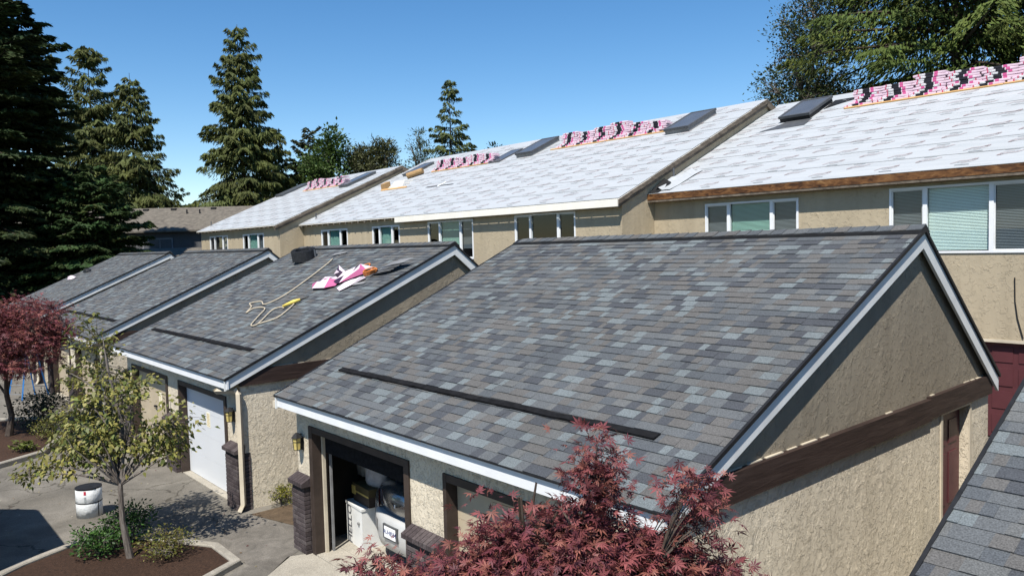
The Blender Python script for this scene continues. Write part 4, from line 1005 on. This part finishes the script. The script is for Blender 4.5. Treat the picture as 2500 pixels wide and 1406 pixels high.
def broadleaf(x, y, label, clumps, seed, nleaf, size, col, trunk_h, trunk_r, name='broadleaf_tree', width=.55, sub=26, bark=None, fold=.0, cat='tree', group=None, spread=1., zb=GZ, lobes=0, mat=None, up=.35, hangs=0., stems=1, nlimb=None, twig_r=.006):
    """clumps: (cx,cy,cz, rx,ry,rz, weight) relative to the base; twigs run from the stem to small leaf sprays"""
    rg = np.random.default_rng(seed); rr = random.Random(seed); t_ = thing(name, (x, y, zb), label, cat, group)
    w_ = np.array([c[6] if len(c) > 6 else c[3]*c[4]*c[5] for c in clumps]); w_ = w_/w_.sum()
    nspray = max(8, nleaf//sub); ci = rg.choice(len(clumps), nspray, p=w_)
    v = rg.normal(size=(nspray, 3)); v /= np.linalg.norm(v, axis=1, keepdims=True); r = rg.random(nspray)**.42
    C = np.array([c[:3] for c in clumps])[ci]; Rr = np.array([c[3:6] for c in clumps])[ci]; S = C+v*Rr*r[:, None]
    S[:, 2] = np.maximum(S[:, 2], .08)
    wood_ = MB(); cz = [c[2] for c in clumps]; zmax = max(c[2]+c[5]*.6 for c in clumps)
    tops = []
    cm = np.average(np.array([c[:3] for c in clumps]), axis=0, weights=w_)
    for s in range(stems):
        a = rr.uniform(0, 6.28); off = .045*stems if stems > 1 else 0
        pts = [Vector((off*.3*math.cos(a), off*.3*math.sin(a), 0))]
        K = 6
        for k in range(1, K+1):
            f = k/K; pts.append(Vector((cm[0]*f**1.5+off*math.cos(a)*f*2+rr.uniform(-.03, .03)*trunk_h, cm[1]*f**1.5+off*math.sin(a)*f*2+rr.uniform(-.03, .03)*trunk_h, zmax*f*.92)))
        wood_.tube(pts, [trunk_r*(1.15 if k == 0 else 1-.88*k/K) for k in range(K+1)], 8); tops += pts[2:]
    limbs = []
    nl = nlimb or min(60, max(10, nspray//8)); sel = rg.choice(nspray, min(nl, nspray), replace=False)
    for i in sel:
        e = Vector(S[i]); b = min((p for p in tops), key=lambda p: (p-e).length+max(0, p.z-e.z+.15*trunk_h)*2.2)
        mid = b.lerp(e, .5)+Vector((rr.uniform(-.1, .1), rr.uniform(-.1, .1), rr.uniform(0, .18)))*(e-b).length
        seg = spline([b, mid, e], 3); wood_.tube(seg, [trunk_r*(.42-.36*k/(len(seg)-1)) for k in range(len(seg))], 5, cap=False); limbs += seg[1:]
    for i in range(nspray):
        e = Vector(S[i]); b = min(limbs, key=lambda p: (p-e).length_squared)
        if (b-e).length > .02: wood_.tube([b, b.lerp(e, .5)+Vector((0, 0, .06*(e-b).length)), e], [twig_r*1.6, twig_r, twig_r*.5], 3, cap=False)
    wood_.build('trunk', bark or BARK, t_)
    idx = np.repeat(np.arange(nspray), sub); n = len(idx); sr = spread*np.mean([min(c[3:6]) for c in clumps])*.34
    off = rg.normal(0, 1, (n, 3))*np.array([1, 1, .55])*sr; P = S[idx]+off
    out = P-cm; out /= np.linalg.norm(out, axis=1, keepdims=True)+1e-9
    D = off/(np.linalg.norm(off, axis=1, keepdims=True)+1e-9)*.8+out*.5+rg.normal(0, .45, (n, 3)); D[:, 2] -= hangs*rg.uniform(.4, 1.4, n)
    N = rg.normal(0, .5, (n, 3)); N[:, 2] += up*2; N += out*.4
    sz = size*rg.uniform(.55, 1.3, n); bf = rg.uniform(.75, 1.3, nspray)[idx]*rg.uniform(.75, 1.3, n)
    cc = np.array(col) if np.ndim(col) == 2 else np.array([col]); c = cc[rg.integers(0, len(cc), n)]*bf[:, None]
    if not lobes:
        V, F, c = cards(P, D, N, sz, sz*width, c)
        if fold:
            V = V.reshape(-1, 4, 3); V[:, 2, 2] -= fold*sz; V[:, 0, 2] -= fold*.3*sz; V = V.reshape(-1, 3)
        me = np_mesh('crown', V, F, mat or LEAF, c)
    else:
        D /= np.linalg.norm(D, axis=1, keepdims=True); Sd = np.cross(N, D); Sd /= np.linalg.norm(Sd, axis=1, keepdims=True)+1e-9; N2 = np.cross(D, Sd)
        angs = np.linspace(-1, 1, lobes)*math.radians(118 if lobes > 5 else 100); Vs = []
        for a in angs:
            ln = (1-.42*abs(a)/2.06)*sz; ca, sa = math.cos(a), math.sin(a)
            d = D*ca+Sd*sa; s_ = -D*sa+Sd*ca
            drp = N2*(-(.12+.35*rg.random(n)**2)*ln)[:, None]
            q = np.stack([P, P+d*(ln*.45)[:, None]+s_*(ln*.115)[:, None]+drp*.25, P+d*ln[:, None]+drp, P+d*(ln*.45)[:, None]-s_*(ln*.115)[:, None]+drp*.25], 1); Vs.append(q)
        V = np.concatenate(Vs, 1).reshape(-1, 3); F = np.arange(len(V)).reshape(-1, 4); c = np.repeat(c, lobes, axis=0)
        me = np_mesh('crown', V, F, mat or LEAF, c)
    ob('crown', me, t_); return t_
G1c = (.035, .07, .016); 
broadleaf(-67.2, 31.6, 'bright green rounded tree behind the farthest bundles', [(0, 0, 12, 2.6, 2.6, 3.6), (.8, .6, 15.2, 1.5, 1.5, 2.2), (-1.2, .3, 9, 2.2, 2.2, 3)], 41, 11000, .36, (.060, .100, .024), 14, .3, sub=22, spread=.62)
broadleaf(-65.9, 36.2, 'bushy brown-green pine between the roofs and the sky', [(0, 0, 13.2, 2.6, 2.6, 2.0), (1.0, .8, 14.8, 1.6, 1.6, 1.6), (-1.3, -.9, 14.5, 1.5, 1.5, 1.4), (0, 0, 10, 2.2, 2.2, 2.5)], 42, 12000, .42, (.066, .072, .028), 14, .3, sub=20, width=.3, spread=.55)
broadleaf(-66.8, 42.8, 'thin pale green tree with wispy top behind the roofs', [(0, 0, 14.5, 1.5, 1.5, 3.8), (-1.6, -.9, 12, 1.6, 1.6, 2.6), (1.5, 1, 12.5, 1.5, 1.5, 2.6)], 43, 5200, .34, (.055, .075, .035), 15, .22, sub=14, width=.3, spread=.55)
broadleaf(-69.2, 55.4, 'tiny treetop poking over the roof ridge', [(0, 0, 15.2, 1.3, 1.3, 2.4), (0, 0, 12.5, 1.8, 1.8, 2)], 44, 900, .5, (.025, .045, .018), 15, .2, sub=20)
broadleaf(-17.6, 35.3, 'dark small-leaved evergreen left of the drooping cedar at upper right', [(0, 0, 14, 2.0, 2.0, 4.5), (-1.6, -1.2, 12.6, 1.4, 1.4, 1.8), (-2.2, -1.8, 10.2, 1.1, 1.1, 1.2), (.9, .8, 10.5, 2.2, 2.2, 3), (-.8, -.7, 8, 1.9, 1.9, 2.2), (1.3, .9, 17.2, 1.7, 1.7, 2.6), (-1.0, -.8, 16.2, .9, .9, 1.6)], 45, 34000, .17, [(.032, .050, .020), (.040, .055, .025), (.07, .085, .022)], 17, .24, sub=18, spread=.5, nlimb=60, twig_r=.014)

# yellow-green dogwood, maples
broadleaf(-9.25, -1.98, 'young yellow-green dogwood in the kerbed bed at lower left',
    [(-1.37, -0.16, 1.75, 0.75, 0.6, 0.32), (-0.82, -0.36, 1.55, 0.7, 0.55, 0.22), (-0.97, -1.01, 1.55, 0.55, 0.5, 0.28), (-0.07, 0.49, 1.75, 0.6, 0.55, 0.4), (0.28, 0.74, 2.2, 0.4, 0.4, 0.3), (-0.72, -0.16, 2.3, 0.75, 0.7, 0.35), (-1.12, -0.06, 2.85, 0.65, 0.6, 0.3), (-1.12, -0.06, 3.35, 0.45, 0.42, 0.26), (-1.42, -0.16, 3.75, 0.25, 0.25, 0.2), (-0.22, 0.14, 2.7, 0.5, 0.5, 0.25), (-0.42, -0.26, 1.9, 0.6, 0.6, 0.3)],
    51, 5400, .09, [(.15, .150, .035), (.19, .185, .05), (.09, .11, .028), (.22, .195, .055)], 3.4, .055, 'dogwood_tree', .62, sub=12, fold=.22, up=.5, hangs=.5, nlimb=42, zb=GZ+.05, twig_r=.005, spread=1.05)
MAP = [(.150, .042, .046), (.185, .056, .055), (.100, .028, .036), (.20, .074, .056)]
broadleaf(.52, -1.86, 'red-leaved japanese maple in the foreground before the centre garage',
    [(.03, .03, 2.70, .70, .70, .46), (-.36, -.42, 2.52, .55, .55, .40), (.45, .52, 2.66, .55, .55, .40), (-.62, -.74, 2.38, .45, .45, .34), (.70, .82, 2.50, .45, .45, .34), (.20, .24, 3.45, .14, .14, .28, .011), (.60, .70, 3.18, .15, .15, .28, .012), (-.22, -.26, 3.02, .16, .16, .28, .010), (.18, .2, 3.05, .28, .28, .26, .024), (-.70, -.85, 2.75, .18, .18, .26, .012), (0, 0, 2.1, .9, .9, .45, .3)],
    61, 25000, .064, MAP, 2.8, .06, 'japanese_maple', sub=14, lobes=7, up=.55, hangs=.35, stems=3, nlimb=60, bark=BARKD, twig_r=.004, spread=.85, zb=GZ-.02)
broadleaf(-20.9, -2.05, 'red-leaved japanese maple at the left edge beside the lane',
    [(0, 0, 2.8, 1.5, 1.5, .55), (.3, .4, 3.4, 1.1, 1.1, .4), (-.6, -.6, 3.2, 1.2, 1.2, .45), (.7, .8, 2.7, 1.0, 1.0, .4), (.2, .2, 2.1, 1.3, 1.3, .4), (.9, .9, 3.1, .6, .6, .3)],
    62, 14000, .10, MAP, 3.4, .09, 'japanese_maple', sub=16, lobes=5, up=.7, hangs=.3, nlimb=40, bark=BARKD, zb=GZ+.05)
def shrub(x, y, label, rx, h_, seed, n, size, col, name='shrub', z0=GZ+.06):
    return broadleaf(x, y, label, [(0, 0, h_*.48, rx, rx, h_*.45), (rx*.35, -rx*.2, h_*.6, rx*.6, rx*.6, h_*.36), (-rx*.3, rx*.3, h_*.55, rx*.6, rx*.6, h_*.38)], seed, n, size, col, h_*.8, .018, name, .5, sub=12, cat='shrub', zb=z0, up=.4, stems=3, nlimb=14, twig_r=.004)
GRN = [(.035, .085, .014), (.05, .11, .02), (.02, .055, .01)]; YG = [(.10, .105, .018), (.075, .085, .016), (.12, .10, .02)]
shrub(-9.75, -2.30, 'glossy green shrub at the left front of the kerbed bed', .44, .55, 71, 1500, .06, GRN)
shrub(-10.0, -1.78, 'glossy green shrub behind the dogwood trunk', .42, .68, 72, 1500, .06, GRN)
shrub(-8.85, -1.55, 'yellowish shrub right of the dogwood trunk', .46, .46, 73, 1500, .045, YG)
shrub(-10.15, 1.0, 'small yellow-green bush against the wall by the downspout', .32, .42, 74, 800, .05, [(.14, .13, .015), (.10, .11, .015)], z0=GZ+.01)
shrub(-21.6, -1.15, 'dark round bush behind the left maple trunk', .75, 1.1, 75, 1500, .09, [(.012, .026, .008), (.016, .034, .01)])
shrub(-18.6, -2.05, 'low yellow-green fern clump at the edge of the left bed', .28, .30, 76, 400, .09, [(.09, .11, .02)])
shrub(-19.6, -1.3, 'low gold bush in the left bed', .5, .6, 77, 1000, .06, YG)
shrub(.55, 5.75, 'leafy green weed in the gap between the two nearest garages', .35, 1.15, 78, 500, .10, [(.06, .12, .015), (.09, .14, .02)], z0=GZ)

# ------------------------------------------------------------------ drum, ladder, van, far building
dr = thing('drum', (-12.2, -1.93, GZ), 'white paper-wrapped drum with black rim standing on the lane', 'drum')
rb = .225
MB().lathe([(0, 0), (rb, 0), (rb, .27), (rb*.985, .275), (rb*.985, .285), (rb, .29), (rb, .545), (rb-.012, .55), (rb-.02, .53), (rb-.02, .50), (0, .49)], 0, 0, 32).build('drum_body', plain('white_wrap', (.60, .62, .63), .55, .3, .08, 9, bump=.01, bscale=16), dr, True)
MB().lathe([(rb-.03, .535), (rb+.004, .535), (rb+.006, .558), (rb-.026, .56)], 0, 0, 32).build('drum_rim', BLACK, dr)
MB().lathe([(rb+.001, .272), (rb+.004, .276), (rb+.004, .287), (rb+.001, .291)], 0, 0, 32).build('drum_band', BLACK, dr)
MB().lathe([(0, .5), (.15, .53), (.18, .5)], 0, 0, 12).build('debris', BROWN, dr)
def patch(name, a0, a1, z0, z1, mat):
    m = MB(); k = 4; q = rb+.003
    for i in range(k):
        a, b = a0+(a1-a0)*i/k, a0+(a1-a0)*(i+1)/k
        m.add([(q*math.cos(a), q*math.sin(a), z0), (q*math.cos(b), q*math.sin(b), z0), (q*math.cos(b), q*math.sin(b), z1), (q*math.cos(a), q*math.sin(a), z1)], [(0, 1, 2, 3)])
    m.build(name, mat, dr)
A0 = math.atan2(-.65, .76)
patch('red_mark', A0+.12, A0+.3, .45, .52, plain('red_ink', (.45, .04, .07), .6, .2)); 
for k in range(5): patch('print_line', A0+.14, A0+.30, .40-.025*k, .412-.025*k, INKG)
for k in range(2): patch('black_mark', A0-1.25, A0-1.05, .49-.03*k, .505-.03*k, BLACK)
patch('print_line', A0-.95, A0-.5, .305, .325, INKG); patch('seam_tape', A0+1.18, A0+1.26, .0, .30, BLACK)
BLUE = plain('blue_fibreglass', (.03, .16, .42), .45, .4, .08, 3)
ld = thing('stepladder', (-27.6, -.55, GZ), 'blue stepladder with yellow top under the left maple', 'ladder', rz=.6)
hh = 2.35
for s in (-1, 1):
    MB().tube([(s*.30, -.55, 0), (s*.17, -.05, hh)], .032, 4).build('front_rail', BLUE, ld); MB().tube([(s*.30, .55, 0), (s*.17, .05, hh)], .028, 4).build('rear_rail', BLUE, ld)
for k in range(7):
    f = (k+.7)/7.6; w_ = .30-.13*f; yy = -.55+.5*f; MB().box(-w_, w_, yy-.03, yy+.05, hh*f-.012, hh*f+.012).build('tread', MGREY, ld)
for k in (1, 3, 5): f = k/7; w_ = .30-.13*f; MB().tube([(-w_, .55-.5*f, hh*f), (w_, .55-.5*f, hh*f)], .014, 5).build('rear_brace', MGREY, ld)
MB().box(-.20, .20, -.12, .12, hh, hh+.06).build('top_cap', plain('yellow_cap', (.65, .48, .03), .5, .3), ld)
van = thing('parked_van', (-9.72, -5.1, GZ), 'white high-roof van parked across the lane, out at the left', 'van')
VAN = plain('van_white', (.7, .71, .72), .3, .5, .03, 2)
m = MB().prism([(0, .35), (0, 2.55), (-.08, 2.68), (-2.62, 2.68), (-2.75, 2.62), (-3.75, 1.55), (-4.75, 1.25), (-4.95, .95), (-4.95, .35)], -.98, .98, None, 'y'); m.build('body', VAN, van)
m = MB().add([(-2.83, -.88, 2.52), (-3.7, -.88, 1.62), (-3.7, .88, 1.62), (-2.83, .88, 2.52)], [(0, 1, 2, 3)]); m.v = [(a-.012, b, c+.012) for a, b, c in m.v]; m.build('windscreen', SKYGL, van)
for s in (-1, 1):
    MB().box(-3.35, -3.15, s*1.0 if s > 0 else -1.22, 1.22 if s > 0 else -1.0, 1.5, 1.78).build('mirror', BLACK, van)
    MB().add([(-2.1, s*.985, 1.5), (-3.35, s*.985, 1.5), (-2.75, s*.985, 2.2), (-2.1, s*.985, 2.2)], [(0, 1, 2, 3)]).build('side_window', SKYGL, van)
    for x in (-.95, -4.0):
        wl = MB().lathe([(0, -.12), (.32, -.12), (.35, -.07), (.35, .07), (.32, .12), (0, .12)], 0, 0, 20); wl.v = [(x+a, s*.86+c, .35+b) for a, b, c in wl.v]; wl.build('wheel', BLACK, van, True)
# far building, square to the view
FB = thing('apartment_building', (-60.5, 14.2, 0), 'far grey-walled building with brown shingle roof behind the garages', 'building', rz=.862+.02)
def shingle_far():
    t = NT('far_roof_shingle'); v = t.coords(obj=True)
    br_ = t.n('TexBrick'); br_.inputs['Scale'].default_value = 2.2; br_.inputs['Color1'].default_value = (.16, .14, .115, 1); br_.inputs['Color2'].default_value = (.075, .068, .058, 1); br_.inputs['Mortar'].default_value = (.05, .045, .04, 1)
    br_.inputs['Mortar Size'].default_value = .01; t.l(v, br_.inputs['Vector']); f = t.noise(v, 3.5, 4)
    return t.fin(t.mix(.6, br_.outputs[0], t.ramp(f, [(.3, (.085, .075, .064)), (.7, (.17, .152, .125))])), .9, .15)
FR = shingle_far(); GW = plain('grey_siding', (.085, .085, .088), .8, .2, .1, 2)
MB().box(-14, 9, 0, 8, GZ, 6.55).build('wall', GW, FB)
rf = MB().prism([(-.5, 6.55), (4, 8.55), (8.5, 6.55), (8.5, 6.68), (4, 8.70), (-.5, 6.68)], -14.5, 9.5).build('roof', FR, FB)
for x in (-5.6, -3.0, -.7, 2.6): MB().box(x-.2, x+.2, 3.4, 3.7, 8.35, 8.62).build('roof_vent', BLACK, rf)
for x in (.7, 1.75): MB().tube([(x, 2.7, 7.9), (x, 2.7, 8.45)], .06, 6).build('vent_pipe', BLACK, rf)
wn = MB().box(-1.85, .55, -.05, .02, 4.75, 6.1).build('window', plain('far_frame', (.20, .20, .21), .6, .3), FB); MB().box(-1.72, -.5, -.07, -.045, 4.85, 6.0).build('pane', SKYGL, wn); MB().box(-.42, .45, -.07, -.045, 4.85, 6.0).build('pane', SKYGL, wn)
for k in range(9): MB().box(-8+k*.9-.02, -8+k*.9+.02, -.03, .0, 3.5, 6.5).build('batten', GW, FB)
LB = thing('carport', (-57.2, 10.4, 0), 'low brown shingle roof in front of the far grey building', 'carport', rz=.862+.02)
MB().box(-9, 8, 0, 5, GZ, 4.1).build('wall', GW, LB); lr = MB().prism([(-.4, 4.1), (2.5, 5.15), (5.4, 4.1), (5.4, 4.2), (2.5, 5.27), (-.4, 4.2)], -9.3, 8.3).build('roof', FR, LB); MB().box(-2.4, -1.9, 2.0, 2.3, 5.05, 5.3).build('roof_vent', BLACK, lr)

# leaf litter and grit on the lane
rg = np.random.default_rng(9); n = 420
P = np.stack([rg.uniform(-24, -3, n), rg.uniform(-4.5, .2, n), np.full(n, GZ+.014)], 1); D = rg.normal(0, 1, (n, 3)); D[:, 2] *= .15; N = np.tile(np.array([[0, 0, 1.]]), (n, 1))+rg.normal(0, .25, (n, 3)); sz = rg.uniform(.02, .06, n)
pc = np.array([(.35, .32, .26), (.16, .10, .05), (.28, .24, .10), (.10, .03, .03)])[rg.integers(0, 4, n)]
V, F, c = cards(P, D, N, sz, sz*.6, pc); o = ob('leaf_litter', np_mesh('leaf_litter', V, F, LEAF, c), None, 'stuff'); o['label'] = 'scattered fallen leaves and grit on the lane'; o['category'] = 'leaf litter'
